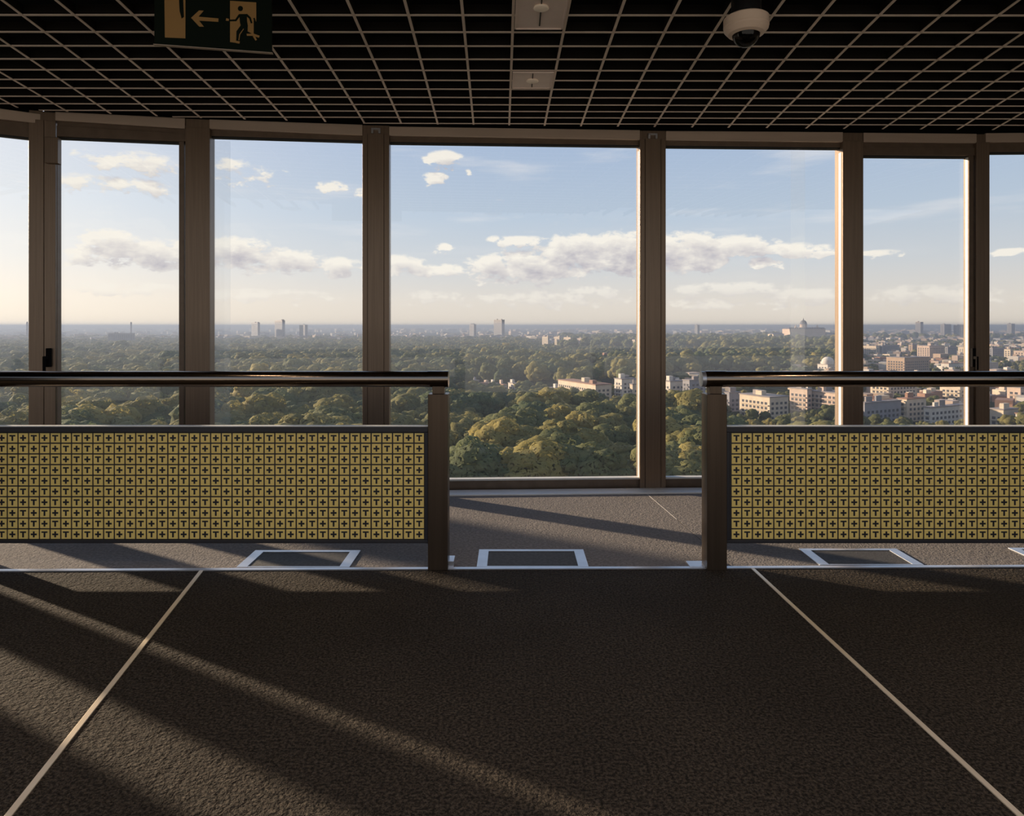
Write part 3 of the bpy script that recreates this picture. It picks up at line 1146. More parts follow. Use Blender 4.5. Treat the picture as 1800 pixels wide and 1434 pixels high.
m.lathe([(.001, zc - .032), (.016, zc - .032), (.02, zc - .02), (.034, zc - .006), (.034, zb + .012), (.001, zb + .012)], cc.x, YD, 24)
m.build('lens_module', DARK_PLASTIC, dome)

# ================================================================== EXIT SIGN
SA, SB = P(271, 77, 3.0), P(477.5, 92, 3.094)
sd = (SB - SA)
sd.z = 0
su = sd.normalized()
sn = Vector((su.y, -su.x, 0))          # towards the viewer
sign = empty('exit_sign', ((SA.x + SB.x) / 2, (SA.y + SB.y) / 2, CEIL), 'dark green hanging exit sign with arrow and running figure', 'sign')
zb_ = (SA.z + SB.z) / 2
zt_ = zb_ + .262


def sign_uv(px, py):
    # point on the sign face seen at that pixel
    k = (px - CX) / F
    a, d = SA, su
    t = (k * a.y - a.x) / (d.x - k * d.y)
    p = a + d * t
    return t, zof(py, p.y)


def sign_poly(mb, pts, lift, th, mi=0):
    f, b = [], []
    for (u, z) in pts:
        p = SA + su * u
        p0 = p + sn * lift
        p1 = p + sn * (lift + th)
        f.append((p1.x, p1.y, z))
        b.append((p0.x, p0.y, z))
    n = len(pts)
    mb.add(f + b, [tuple(range(n)), tuple(reversed(range(n, 2 * n)))] + [(i, (i + 1) % n, n + (i + 1) % n, n + i) for i in range(n)], mi)


def uvs(pts):
    return [sign_uv(*p) for p in pts]


m = MB()
ul = sd.length
sign_poly(m, [(0, SA.z), (ul, SB.z), (ul, zt_), (0, zt_)], -.02, .02)
bevel(m.build('sign_board', SIGN_GREEN, sign), .002)
m = MB()
sign_poly(m, [(-.004, SA.z - .002), (ul + .004, SB.z - .002), (ul + .004, SB.z), (-.004, SA.z)], -.021, .021)
m.build('lower_rail', FASCIA, sign)
for u in (.08, ul - .08):
    p = SA + su * u - sn * .01
    m = MB()
    m.lathe([(.004, zt_ - .01), (.004, CEIL + .05)], p.x, p.y, 10)
    m.build('hanger_rod', BLADE_SIDE, sign)
m = MB()
sign_poly(m, uvs([(290, 66), (326, 67.5), (326, -14), (289, -14)]), 0, .0012)
m.build('door_symbol', SIGN_IVORY, sign)
m = MB()
sign_poly(m, uvs([(404.5, 74), (415.5, 75.5), (415.5, 55), (421, 47.5), (430, 47.5), (434, 61.5), (446, 61.5), (446, 36), (450.5, 38), (450.5, 4.5), (404.5, 1.5)]), 0, .0012)
m.build('doorway_symbol', SIGN_IVORY, sign)
m = MB()
sign_poly(m, uvs([(314, -14), (321.5, -14), (323.5, 30), (319.5, 33), (316, 20)]), .0012, .0008)
m.build('door_edge_mark', SIGN_GREEN, sign)
m = MB()
sign_poly(m, uvs([(336, 31.5), (350, 18.5), (358, 19), (349, 29.5), (384, 32.5), (384, 38.5), (350, 36.5), (358.5, 47), (350.5, 47)]), 0, .0012)
m.build('arrow', SIGN_IVORY, sign)


def limb(mb, pts, ws, lift, mi):
    """tapered poly-line limb in sign pixels"""
    L, Rr = [], []
    for k, (x, y) in enumerate(pts):
        a = Vector(pts[max(k - 1, 0)])
        b = Vector(pts[min(k + 1, len(pts) - 1)])
        d = (b - a).normalized()
        n = Vector((-d.y, d.x)) * ws[k] / 2
        L.append((x + n.x, y + n.y))
        Rr.append((x - n.x, y - n.y))
    for k in range(len(pts) - 1):
        sign_poly(mb, uvs([L[k], L[k + 1], Rr[k + 1], Rr[k]]), lift, .0009, mi)


fig = MB()
# head
hc = (422.7, 15.3)
sign_poly(fig, uvs([(hc[0] + 4.6 * cos(2 * pi * i / 16), hc[1] + 4.6 * sin(2 * pi * i / 16)) for i in range(16)]), .0012, .0009, 0)
# torso
sign_poly(fig, uvs([(420.5, 25), (434, 25), (434.5, 38), (436, 46), (431, 51), (424.5, 50), (422, 40)]), .0012, .0009, 0)
limb(fig, [(421.5, 26.5), (414.5, 36), (403.5, 36.3)], [4, 3.6, 3], .00125, 0)       # leading arm
limb(fig, [(433, 26), (439.5, 32), (442.5, 41)], [4, 3.4, 3], .00125, 0)             # trailing arm
limb(fig, [(426.5, 47), (418.5, 58), (417.5, 72)], [8, 6, 4.5], .0013, 0)            # standing leg
limb(fig, [(432, 47), (433.5, 57), (445, 63)], [7.5, 5, 4], .0013, 0)                # raised leg
limb(fig, [(446.5, 32), (449, 39)], [3, 2.4], .0013, 0)
limb(fig, [(434, 61.5), (446, 61.5), (456, 65)], [3.5, 4, 4], .0015, 1)              # pale shin and foot
limb(fig, [(446, 63.5), (450.5, 71)], [3.4, 3], .0016, 1)
limb(fig, [(397.5, 34.5), (402.5, 35.5)], [4.5, 3.5], .0016, 1)                      # pale hand
limb(fig, [(428.5, 51), (421.5, 61), (420, 71)], [1.2, 1.6, 1.4], .0016, 1)
limb(fig, [(415.5, 74), (421.5, 75)], [4, 4], .0016, 1)
fig.build('running_figure', [SIGN_GREEN, SIGN_IVORY], sign)

# ================================================================== OUTSIDE
GZ = -60.0


def gpt(px, py):
    """ground point seen at a pixel below the horizon"""
    Y = (EYE - GZ) * F / (py - HY)
    return Vector(((px - CX) / F * Y, Y, GZ))


mb = MB()
for ix in range(-12, 12):
    for iy in range(0, 18):
        x0, x1 = ix * 1200, (ix + 1) * 1200
        y0, y1 = 40 + iy * 1100, 40 + (iy + 1) * 1100
        mb.add([(x0, y0, GZ), (x1, y0, GZ), (x1, y1, GZ), (x0, y1, GZ)], [(0, 1, 2, 3)])
terrain = tag(mb.build('terrain', TERRAIN, recalc=False), 'wooded plain and city ground far below the tower', None, None, 'structure')
# low far ridge that closes the plain
mb = MB()
N = 90
prev = None
rv, rf = [], []
for i in range(N + 1):
    a = -1.05 + 2.1 * i / N
    h = 30 + 22 * noise.noise(Vector((a * 5, 1.3, 0))) + 10 * noise.noise(Vector((a * 17, 4.3, 0))) + (8 if a < -.3 else 0)
    for (rr, hh) in ((11500, 0), (12600, h * .45 + 30), (14500, h * .45 + 34), (16500, 0)):
        rv.append((rr * sin(a), rr * cos(a), GZ + hh))
for i in range(N):
    for k in range(3):
        rf.append((i * 4 + k, (i + 1) * 4 + k, (i + 1) * 4 + k + 1, i * 4 + k + 1))
mb.add(rv, rf, 0, True)
tag(mb.build('hills', TERRAIN), 'low hazy ridge closing the plain at the horizon', None, None, 'structure')

# unseen column added left of the view to shade the floor behind the gap
mq = Vector((.36, 3.78)) + Vector((SUN_AZ_X, SUN_AZ_Y)) * 13.0
sh = empty('shade_column', (mq.x, mq.y, GZ), 'slender concrete column added out to the left to shade the floor', 'shade column')
mb = MB()
mb.lathe([(.47, GZ), (.47, 9.0)], mq.x, mq.y, 28)
mb.build('shaft', R_GREY, sh)
mb = MB()
mb.lathe([(.01, 9.0), (.6, 9.0), (.6, 9.3), (.01, 9.4)], mq.x, mq.y, 28, smooth=False)
mb.build('shaft_cap', R_GREY, sh)

# ---- trees -------------------------------------------------------------


def ico(sub):
    bm = bmesh.new()
    bmesh.ops.create_icosphere(bm, subdivisions=sub, radius=1.0)
    v = [x.co.copy() for x in bm.verts]
    f = [tuple(q.index for q in x.verts) for x in bm.faces]
    bm.free()
    return v, f


ICO = {1: ico(1), 2: ico(2), 3: ico(3)}


def crown_mesh(name, seed, sub, nclump, R, H, base, m):
    """lumpy broadleaf crown about R wide, H tall, whose underside sits at z = base"""
    rnd = random.Random(seed)
    mb = MB()
    iv, if_ = ICO[sub]
    clumps = [(Vector((0, 0, base + H * .45)), R * .72, H * .46)]
    for k in range(nclump):
        a = 2 * pi * (k * .618 + rnd.random() * .12)
        t = (k + .5) / nclump
        zz = base + H * (.22 + .62 * t)
        rr = R * (.68 * sqrt(max(0.0, 1 - (t * .95) ** 2))) * rnd.uniform(.8, 1.08)
        s = R * rnd.uniform(.22, .37)
        clumps.append((Vector((rr * cos(a), rr * sin(a), zz)), s, s * rnd.uniform(.72, .95)))
    for (c, r, rz) in clumps:
        vs_ = []
        off = Vector((rnd.random() * 50, rnd.random() * 50, rnd.random() * 50))
        for v in iv:
            n1 = noise.noise(v * 1.7 + off)
            n2 = noise.noise(v * 4.5 + off)
            n3 = noise.noise(v * 10 + off) if sub > 2 else 0
            d = 1 + .24 * n1 + .24 * n2 + .20 * n3
            vs_.append((c.x + v.x * r * d, c.y + v.y * r * d, c.z + v.z * rz * d))
        mb.add(vs_, if_, 0, True)
    me = mb.mesh(name, m)
    return me


def trunk_mesh(name, h, r):
    mb = MB()
    mb.lathe([(r * 1.35, 0), (r, h * .15), (r * .8, h * .7), (r * .5, h)], 0, 0, 8)
    return mb.mesh(name, BARK)


KINDS = [('round', 9.0, 11.5, 3.2), ('broad', 10.5, 10.0, 3.5), ('tall', 7.2, 14.0, 3.0), ('small', 6.4, 8.5, 2.2)]
TRUNK = trunk_mesh('tree_trunk', 6.5, .38)
FOLS = {'olive': FOL_OLIVE, 'yellow': FOL_YELLOW, 'deep': FOL_DEEP}
CROWN_HI, CROWN_LO = {}, {}
for ki, (kn, R, H, base) in enumerate(KINDS):
    for ci, (cn, fm) in enumerate(FOLS.items()):
        CROWN_HI[(kn, cn)] = crown_mesh('crown_%s_%s' % (kn, cn), 100 + ki * 10 + ci, 3 if kn != 'small' else 2, 17, R, H, base, fm)
        CROWN_LO[(kn, cn)] = crown_mesh('crown_far_%s_%s' % (kn, cn), 100 + ki * 10 + ci, 2, 11, R, H, base, fm)

# ---- city ----------------------------------------------------------------
FOOT = []      # footprints kept free of trees: (x, y, radius)


def corner_building(spec, a=radians(64)):
    """spec px_left, px_corner, px_right, y_top, y_base -> plan corner, lengths, height"""
    pl, pc, pr, yt, yb = spec
    C = gpt(pc, yb)
    xc, yc = C.x, C.y
    L = (F * xc - (pl - CX) * yc) / (F * cos(a) + (pl - CX) * sin(a))
    den = F * sin(a) - (pr - CX) * cos(a)
    Rr = ((pr - CX) * yc - F * xc) / den if den > 50 else 20
    h = (yb - yt) * yc / F
    return C, max(L, 3.0), max(min(Rr, 140), 4.0), h, a


def facade_grid(mb, o, u, n, length, h, step, fl, ww, wh, ledge=None):
    """windows proud of a wall: origin o, direction u, outward n"""
    nf = max(1, int((h - 1.2) / fl))
    nc = max(1, int((length - 1.0) / step))
    m0 = (length - nc * step) / 2
    for r in range(nf):
        z0 = o.z + .9 + r * fl
        for c in range(nc):
            s0 = m0 + c * step + (step - ww) / 2
            a = o + u * s0 - n * .10
            b = o + u * (s0 + ww) - n * .10
            a2, b2 = a + n * .18, b + n * .18
            mb.add([(a.x, a.y, z0), (b.x, b.y, z0), (b.x, b.y, z0 + wh), (a.x, a.y, z0 + wh),
                    (a2.x, a2.y, z0), (b2.x, b2.y, z0), (b2.x, b2.y, z0 + wh), (a2.x, a2.y, z0 + wh)],
                   [(4, 5, 6, 7), (0, 4, 7, 3), (1, 2, 6, 5), (0, 1, 5, 4), (3, 7, 6, 2)])
        if ledge is not None and r > 0:
            a = o + u * .8
            b = o + u * (length - .8)
            a2, b2 = a + n * .9, b + n * .9
            ledge.hexa([(a.x, a.y, z0 - .75), (b.x, b.y, z0 - .75), (b2.x, b2.y, z0 - .75), (a2.x, a2.y, z0 - .75),
                        (a.x, a.y, z0 - .1), (b.x, b.y, z0 - .1), (b2.x, b2.y, z0 - .1), (a2.x, a2.y, z0 - .1)])


def building(name, label, spec, wall, roof=None, detail=2, ang=64, group=None, cat='building', huts=2):
    rnd = random.Random(hash((spec[1] * 7, spec[3] * 3)) & 0xffff)
    roof = roof or R_GREY
    C, L, W, h, a = corner_building(spec, radians(ang))
    u1 = Vector((-cos(a), sin(a), 0))
    u2 = Vector((sin(a), cos(a), 0))
    n1 = -u2                           # outward of the left (sunlit) face
    n2 = -u1
    b = empty(name, C, label, cat, group)
    FOOT.append(((C + u1 * L / 2 + u2 * W / 2).x, (C + u1 * L / 2 + u2 * W / 2).y, max(L, W) / 2 + 5))
    def quad(o, l, w, z0, z1, mb, mi=0):
        p = [o, o + u2 * w, o + u2 * w + u1 * l, o + u1 * l]
        mb.hexa([(q.x, q.y, z0) for q in p] + [(q.x, q.y, z1) for q in p], mi)
    mb = MB()
    quad(C, L, W, GZ, GZ + h, mb)
    mb.build('walls', wall, b)
    mb = MB()
    o = C - u1 * .4 - u2 * .4
    quad(o, L + .8, W + .8, GZ + h, GZ + h + .6, mb)
    mb.build('roof', roof, b)
    for k in range(huts):
        l2, w2 = min(L * .3, rnd.uniform(4, 7)), min(W * .5, rnd.uniform(3.5, 6))
        o = C + u1 * rnd.uniform(.05, .65) * L + u2 * rnd.uniform(.1, .45) * W
        mb = MB()
        quad(o, l2, w2, GZ + h + .6, GZ + h + .6 + rnd.uniform(2.2, 3.6), mb)
        mb.build('roof_hut', wall if k % 2 == 0 else roof, b)
    if detail:
        wm, lm = MB(), MB()
        st, ww, wh = (3.3, 2.0, 1.6) if detail == 2 else (4.2, 2.2, 1.8)
        facade_grid(wm, C, u1, n1, L, h, st, 3.1, ww, wh, lm if detail == 2 else None)
        facade_grid(wm, C, u2, n2, W, h, st + .6, 3.1, ww, wh)
        if wm.v:
            tag(wm.build('windows', WIN_DARK, b, recalc=False), None, None, None, 'stuff')
        if lm.v:
            tag(lm.build('balconies', wall, b), None, None, None, 'stuff')
    return b


BL = [
    # centre window
    ('apartment_block', 'long cream apartment block above the trees in the widest window', (981, 1047, 1075, 677, 712), W_CREAM, R_TILE, 2),
    ('apartment_block', 'pale apartment block just left of the bright-edged mullion', (1080, 1093, 1119, 667, 706), W_WHITE, None, 2),
    ('apartment_block', 'cream block end peeping out against the bright-edged mullion, lower than its neighbour', (1107, 1112, 1124, 676, 713), W_CREAM, None, 2),
    ('apartment_block', 'pale block immediately right of the bright-edged mullion', (1160, 1178, 1206, 671, 714), W_WHITE, None, 2),
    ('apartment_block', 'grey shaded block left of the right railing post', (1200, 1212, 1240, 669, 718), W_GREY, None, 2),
    # behind the right railing
    ('apartment_block', 'grey shaded block half hidden behind the right railing post', (1274, 1282, 1302, 691, 724), W_GREY, None, 2),
    ('apartment_block', 'long sunlit cream apartment block with rows of windows right of the railing post', (1300, 1353, 1386, 699, 740), W_CREAM, None, 2),
    ('apartment_block', 'tall sunlit tan apartment block left of the longest balconied block', (1388, 1419, 1427, 685, 733), W_PINK, None, 2),
    ('apartment_block', 'long balconied tan apartment block running behind the mullion', (1424, 1471, 1500, 692, 738), W_PINK, None, 2),
    ('apartment_block', 'tall cream block just under the handrail beside the right hinged window', (1530, 1562, 1612, 670, 708), W_CREAM, None, 2),
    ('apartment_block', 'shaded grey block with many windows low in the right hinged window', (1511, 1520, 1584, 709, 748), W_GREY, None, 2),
    ('town_house', 'cream house with terracotta roof right of the shaded grey block', (1578, 1594, 1628, 702, 742), W_CREAM, R_TILE, 2),
    ('apartment_block', 'low wide pale block low in the right hinged window', (1624, 1636, 1700, 717, 750), W_WHITE, None, 2),
    ('apartment_block', 'large tan slab rising above the handrail in the right hinged window', (1558, 1590, 1634, 629, 662), W_TAN, None, 2),
    ('apartment_block', 'cream balconied block under the handrail near the thin right mullion', (1652, 1688, 1712, 677, 706), W_CREAM, None, 2),
    ('town_house', 'low white house right of the large tan slab', (1654, 1668, 1702, 639, 657), W_WHITE, R_TILE, 1),
    ('apartment_block', 'pink apartment block under the handrail at the right edge', (1770, 1794, 1832, 682, 718), W_PINK, None, 2),
    ('town_house', 'cream house above the panel right of the thin mullion', (1740, 1764, 1790, 721, 750), W_CREAM, None, 2),
    ('town_house', 'small cream house above the panel at the extreme right edge', (1785, 1797, 1830, 728, 753), W_WHITE, R_TILE, 2),
    ('apartment_block', 'grey shaded block above the handrail right of the thin mullion', (1738, 1745, 1765, 612, 632), W_GREY, None, 1),
    ('apartment_block', 'slim cream tower block above the handrail at the right edge', (1765, 1776, 1781, 614, 636), W_CREAM, None, 1),
    ('apartment_block', 'pinkish block touching the right edge above the handrail', (1782, 1801, 1830, 617, 636), W_PINK, None, 1),
    # middle distance, right hinged window
    ('apartment_block', 'cream block at mid distance against the mullion left of the right hinged window', (1516, 1540, 1546, 608, 625), W_CREAM, None, 1),
    ('apartment_block', 'shaded grey slab right of the mid-distance cream block', (1546, 1551, 1581, 607, 625), W_GREY, None, 1),
    ('apartment_block', 'narrow block between the shaded slab and the long pink block', (1597, 1604, 1612, 606, 623), W_TAN, None, 1),
    ('apartment_block', 'long pink block behind the large tan slab', (1612, 1634, 1660, 608, 633), W_PINK, None, 1),
    ('apartment_block', 'shaded block right of the long pink block', (1661, 1666, 1682, 610, 629), W_GREY, None, 1),
    ('apartment_block', 'cream block at mid distance beside the lit jamb of the right hinged window', (1684, 1696, 1702, 610, 627), W_CREAM, None, 1),
    # middle distance, palace window
    ('apartment_block', 'pink block at mid distance below the palace left wing', (1363, 1388, 1395, 607, 622), W_PINK, None, 1),
    ('apartment_block', 'pink block at mid distance below the palace dome', (1400, 1421, 1440, 607, 625), W_PINK, None, 1),
    ('church', 'pale church with rounded roof beside the mullion above the handrail', (1437, 1455, 1471, 641, 658), W_WHITE, None, 1),
    ('apartment_block', 'cream block at mid distance just right of the bright-edged mullion', (1198, 1214, 1230, 601, 616), W_CREAM, None, 1),
    ('town_house', 'cream villa among the trees left of the right handrail end', (1212, 1228, 1236, 632, 648), W_CREAM, None, 1),
    ('town_house', 'small ochre villa among the trees above the right handrail end', (1268, 1280, 1284, 632, 646), W_CREAM, None, 1),
    ('apartment_block', 'cream block at mid distance right of the tree gap in the palace window', (1288, 1300, 1312, 601, 614), W_WHITE, None, 1),
    # middle distance, centre window
    ('apartment_block', 'first from the left of four cream blocks beyond the forest', (953, 963, 966, 592, 611), W_CREAM, None, 1),
    ('apartment_block', 'second from the left of four cream blocks beyond the forest', (975, 983, 987, 592, 611), W_CREAM, None, 1),
    ('apartment_block', 'third from the left of four cream blocks beyond the forest', (991, 1003, 1006, 593, 611), W_CREAM, None, 1),
    ('apartment_block', 'fourth and largest of the four cream blocks beyond the forest', (1014, 1029, 1033, 595, 612), W_PINK, None, 1),
    ('apartment_block', 'cream block beyond the forest against the bright-edged mullion', (1100, 1116, 1121, 597, 613), W_CREAM, None, 1),
    ('town_house', 'pink villa with trees round it in the middle of the forest', (1050, 1064, 1084, 625, 641), W_PINK, R_TILE, 1),
    ('apartment_block', 'pale low block left of the first of the four cream blocks', (925, 940, 946, 591, 601), W_WHITE, None, 1),
    # far towers
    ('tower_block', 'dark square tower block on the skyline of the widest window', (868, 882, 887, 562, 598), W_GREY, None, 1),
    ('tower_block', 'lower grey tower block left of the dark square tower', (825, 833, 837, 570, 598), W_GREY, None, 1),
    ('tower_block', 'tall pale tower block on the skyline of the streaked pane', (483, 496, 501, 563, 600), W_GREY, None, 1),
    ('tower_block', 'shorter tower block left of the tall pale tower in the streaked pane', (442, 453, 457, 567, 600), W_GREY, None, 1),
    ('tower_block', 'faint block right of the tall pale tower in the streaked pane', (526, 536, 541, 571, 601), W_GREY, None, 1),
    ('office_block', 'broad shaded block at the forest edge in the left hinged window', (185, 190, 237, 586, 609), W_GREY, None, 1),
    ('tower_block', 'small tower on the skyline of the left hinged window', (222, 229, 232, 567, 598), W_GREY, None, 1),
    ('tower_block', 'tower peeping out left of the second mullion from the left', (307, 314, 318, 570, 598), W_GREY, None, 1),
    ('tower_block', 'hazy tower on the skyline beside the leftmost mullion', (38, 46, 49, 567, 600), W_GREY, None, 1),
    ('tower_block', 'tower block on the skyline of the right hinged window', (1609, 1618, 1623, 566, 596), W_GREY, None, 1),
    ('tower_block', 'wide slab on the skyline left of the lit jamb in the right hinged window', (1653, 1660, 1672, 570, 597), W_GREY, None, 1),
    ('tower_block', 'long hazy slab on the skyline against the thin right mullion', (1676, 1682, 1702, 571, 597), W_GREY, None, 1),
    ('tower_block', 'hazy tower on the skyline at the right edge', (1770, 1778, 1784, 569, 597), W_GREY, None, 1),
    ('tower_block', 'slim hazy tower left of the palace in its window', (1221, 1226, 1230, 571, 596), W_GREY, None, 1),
]
for (nm, lab, spec, wl, rf, det) in BL:
    bo = building(nm, lab, spec, wl, rf, det)
    if nm == 'church':
        C, L, W, h, a = corner_building(spec, radians(64))
        cpt = C + Vector((-cos(a), sin(a), 0)) * L * .35 + Vector((sin(a), cos(a), 0)) * W * .4
        m = MB()
        r0 = 7.5
        m.lathe([(r0, GZ + h + .3), (r0, GZ + h + 3)] + [(max(.05, r0 * cos(k / 8 * pi / 2)), GZ + h + 3 + r0 * .9 * sin(k / 8 * pi / 2)) for k in range(1, 9)], cpt.x, cpt.y, 20)
        m.build('rounded_roof', W_WHITE, bo)

# a row of low pale houses at the edge of the wood, centre window
rnd = random.Random(5)
HT = ['low white house', 'low cream house', 'low grey-roofed house', 'low house with terracotta roof', 'long low white house', 'small pink house']
ORD = ['first', 'second', 'third', 'fourth', 'fifth', 'sixth', 'seventh', 'eighth', 'ninth', 'tenth', 'eleventh', 'twelfth']
for k in range(11):
    x = 790 + k * 17.2
    yb = 679 + k * 1.0 + rnd.uniform(-2, 2)
    w = rnd.uniform(15, 21)
    t = k % 6
    building('low_house', '%s, %s from left in the row at the wood edge' % (HT[t], ORD[k]),
             (x, x + w * .6, x + w, yb - rnd.uniform(7, 10), yb + 2), [W_WHITE, W_CREAM, W_GREY, W_PINK, W_WHITE, W_PINK][t], [R_GREY, R_GREY, R_GREY, R_TILE, R_GREY, R_TILE][t],
             1, 64, 'low houses at the wood edge', 'house', 1)

# the domed palace on its rise
def palace():
    Yp = 2200.0
    def X(px):
        return (px - CX) / F * Yp
    def Z(py):
        return EYE - (py - HY) / F * Yp
    c = Vector((X(1418), Yp, GZ))
    b = empty('domed_palace', c, 'pale palace with a tall central dome and corner turrets on the skyline', 'palace')
    FOOT.append((c.x, c.y, 90))
    m = MB()
    m.box(X(1388), X(1451), Yp, Yp + 60, GZ, Z(578))
    m.build('main_wing', W_PINK, b)
    m = MB()
    m.hexa([(X(1387), Yp - 1, Z(578)), (X(1452), Yp - 1, Z(578)), (X(1452), Yp + 61, Z(578)), (X(1387), Yp + 61, Z(578)),
            (X(1390), Yp + 10, Z(575.5)), (X(1449), Yp + 10, Z(575.5)), (X(1449), Yp + 50, Z(575.5)), (X(1390), Yp + 50, Z(575.5))])
    m.build('main_roof', R_SLATE, b)
    for (a0, a1, yt) in ((1358, 1377, 587), (1452, 1470, 587)):
        m = MB()
        m.box(X(a0), X(a1), Yp - 6, Yp + 40, GZ, Z(yt))
        m.build('side_wing', W_CREAM, b)
        m = MB()
        m.hexa([(X(a0 - 1), Yp - 7, Z(yt)), (X(a1 + 1), Yp - 7, Z(yt)), (X(a1 + 1), Yp + 41, Z(yt)), (X(a0 - 1), Yp + 41, Z(yt)),
                (X(a0 + 2), Yp + 12, Z(yt - 2)), (X(a1 - 2), Yp + 12, Z(yt - 2)), (X(a1 - 2), Yp + 22, Z(yt - 2)), (X(a0 + 2), Yp + 22, Z(yt - 2))])
        m.build('wing_roof', R_SLATE, b)
    m = MB()
    m.box(X(1388) - 2, X(1400), Yp - 8, Yp, GZ, Z(583))
    m.build('front_pavilion', W_CREAM, b)
    m = MB()
    r = 6.0 / F * Yp
    m.lathe([(r, Z(578)), (r, Z(570.2)), (r * 1.12, Z(569.8))], X(1418), Yp + 25, 20, smooth=False)
    m.build('drum', W_PINK, b)
    m = MB()
    m.lathe([(r * 1.08, Z(569.8))] + [(max(.3, r * cos(k / 8 * pi / 2)), Z(569.8) + r * 1.25 * sin(k / 8 * pi / 2)) for k in range(1, 8)] +
            [(1.6, Z(563.4)), (1.6, Z(561.2)), (.3, Z(558.8)), (.02, Z(556.5))], X(1418), Yp + 25, 20)
    m.build('dome', R_SLATE, b)
    for px in (1400, 1406, 1431, 1438):
        m = MB()
        rr = (1.7 if px in (1400, 1438) else 1.2) / F * Yp
        top = 571.5 if px in (1400, 1438) else 575
        m.lathe([(rr, Z(578)), (rr, Z(top + 4)), (rr * 1.3, Z(top + 3.6)), (rr * .8, Z(top + 2)), (.05, Z(top - 1.5))], X(px), Yp + 6, 12, smooth=False)
        m.build('turret', W_PINK, b)
    wm = MB()
    facade_grid(wm, Vector((X(1388), Yp, GZ + 50)), Vector((1, 0, 0)), Vector((0, -1, 0)), X(1451) - X(1388), Z(578) - GZ - 51, 7, 6.5, 3, 4)
    tag(wm.build('windows', WIN_DARK, b, recalc=False), None, None, None, 'stuff')


palace()

# distant roofs: too many and too small to count
rnd = random.Random(11)
cb = MB()


def loose_block(x, y, w, d, h, ang, mi):
    c, s = cos(ang), sin(ang)
    p = [(-w / 2, -d / 2), (w / 2, -d / 2), (w / 2, d / 2), (-w / 2, d / 2)]
    q = [(x + a * c - b * s, y + a * s + b * c) for a, b in p]
    cb.hexa([(a, b, GZ) for a, b in q] + [(a, b, GZ + h) for a, b in q], mi)
    if rnd.random() < .5:
        q = [(x + a * .4 * c - b * .4 * s, y + a * .4 * s + b * .4 * c) for a, b in p]
        cb.hexa([(a, b, GZ + h) for a, b in q] + [(a, b, GZ + h + 2.5) for a, b in q], (mi + 1) % 6)


def free(x, y, pad=0.0):
    for (fx, fy, fr) in FOOT:
        if abs(fx - x) < fr + pad and (fx - x) ** 2 + (fy - y) ** 2 < (fr + pad) ** 2:
            return False
    return True


def scatter(n, x0, x1, y0, y1, wmin, wmax, hmin, hmax, mats):
    k = 0
    while k < n:
        px = rnd.uniform(x0, x1)
        py = y0 + (y1 - y0) * rnd.random()
        g = gpt(px, py)
        k += 1
        if not free(g.x, g.y, 6):
            continue
        loose_block(g.x, g.y, rnd.uniform(wmin, wmax), rnd.uniform(wmin * .6, wmax * .6), rnd.uniform(hmin, hmax), radians(rnd.choice((20, 36, 36, 50))), rnd.choice(mats))


scatter(260, 1160, 1860, 600, 618, 12, 34, 8, 17, (0, 1, 2, 3, 2))
scatter(420, 1160, 1900, 588, 601, 14, 44, 8, 20, (0, 1, 2, 3, 4))
scatter(420, 900, 1900, 577, 590, 30, 100, 10, 30, (0, 1, 2, 4))
scatter(300, 690, 1160, 583, 603, 16, 52, 9, 22, (0, 1, 2, 3, 4))
scatter(420, -250, 700, 582, 604, 16, 60, 9, 24, (0, 1, 2, 3, 4, 4))
scatter(260, -250, 900, 577, 584, 40, 120, 12, 34, (0, 2, 4))
scatter(150, 1480, 1900, 618, 655, 10, 24, 6, 14, (0, 1, 2, 3, 5))
scatter(140, 1490, 1900, 660, 735, 9, 20, 5, 12, (0, 1, 2, 3, 5, 5))
scatter(36, 1172, 1470, 606, 650, 10, 22, 6, 12, (0, 1, 2))
scatter(30, 1172, 1300, 668, 700, 9, 18, 5, 10, (0, 2, 1))
scatter(40, 1380, 1500, 655, 690, 9, 20, 5, 11, (0, 2, 1, 5))
city = cb.build('distant_city', [W_CREAM, W_PINK, W_WHITE, W_TAN, W_GREY, R_TILE], recalc=False)
tag(city, 'countless small pale roofs of the hazy city towards the horizon', 'city', None, 'stuff')

# ---- where the wood grows
def wood(px, py):
    """chance of a tree at a ground point seen at px, py"""
    if 935 < px < 1125 and 602 < py < 619:
        return .12
    if 1330 < px < 1480 and 593 < py < 607:
        return .8
    if py > 760:
        return 1.0
    if px < 985:
        if py < 600:
            return .10 if py > 588 else .03
        if py < 606:
            return .5
        if px > 785 and 672 < py < 697:
            return .10
        return 1.0
    if px < 1250:
        if py < 600:
            return .12
        if py < 662:
            return .95 if px < 1180 else .8
        if py < 705:
            return .25
        return 1.0
    if px < 1500:
        if py < 600:
            return .08
        if py < 615:
            return .5
        if py < 656:
            return .85
        if py < 715:
            return .22
        if py < 738:
            return .5
        return 1.0
    if py < 604:
        return .08
    if py < 660:
        return .30
    if py < 742:
        return .25
    return .75


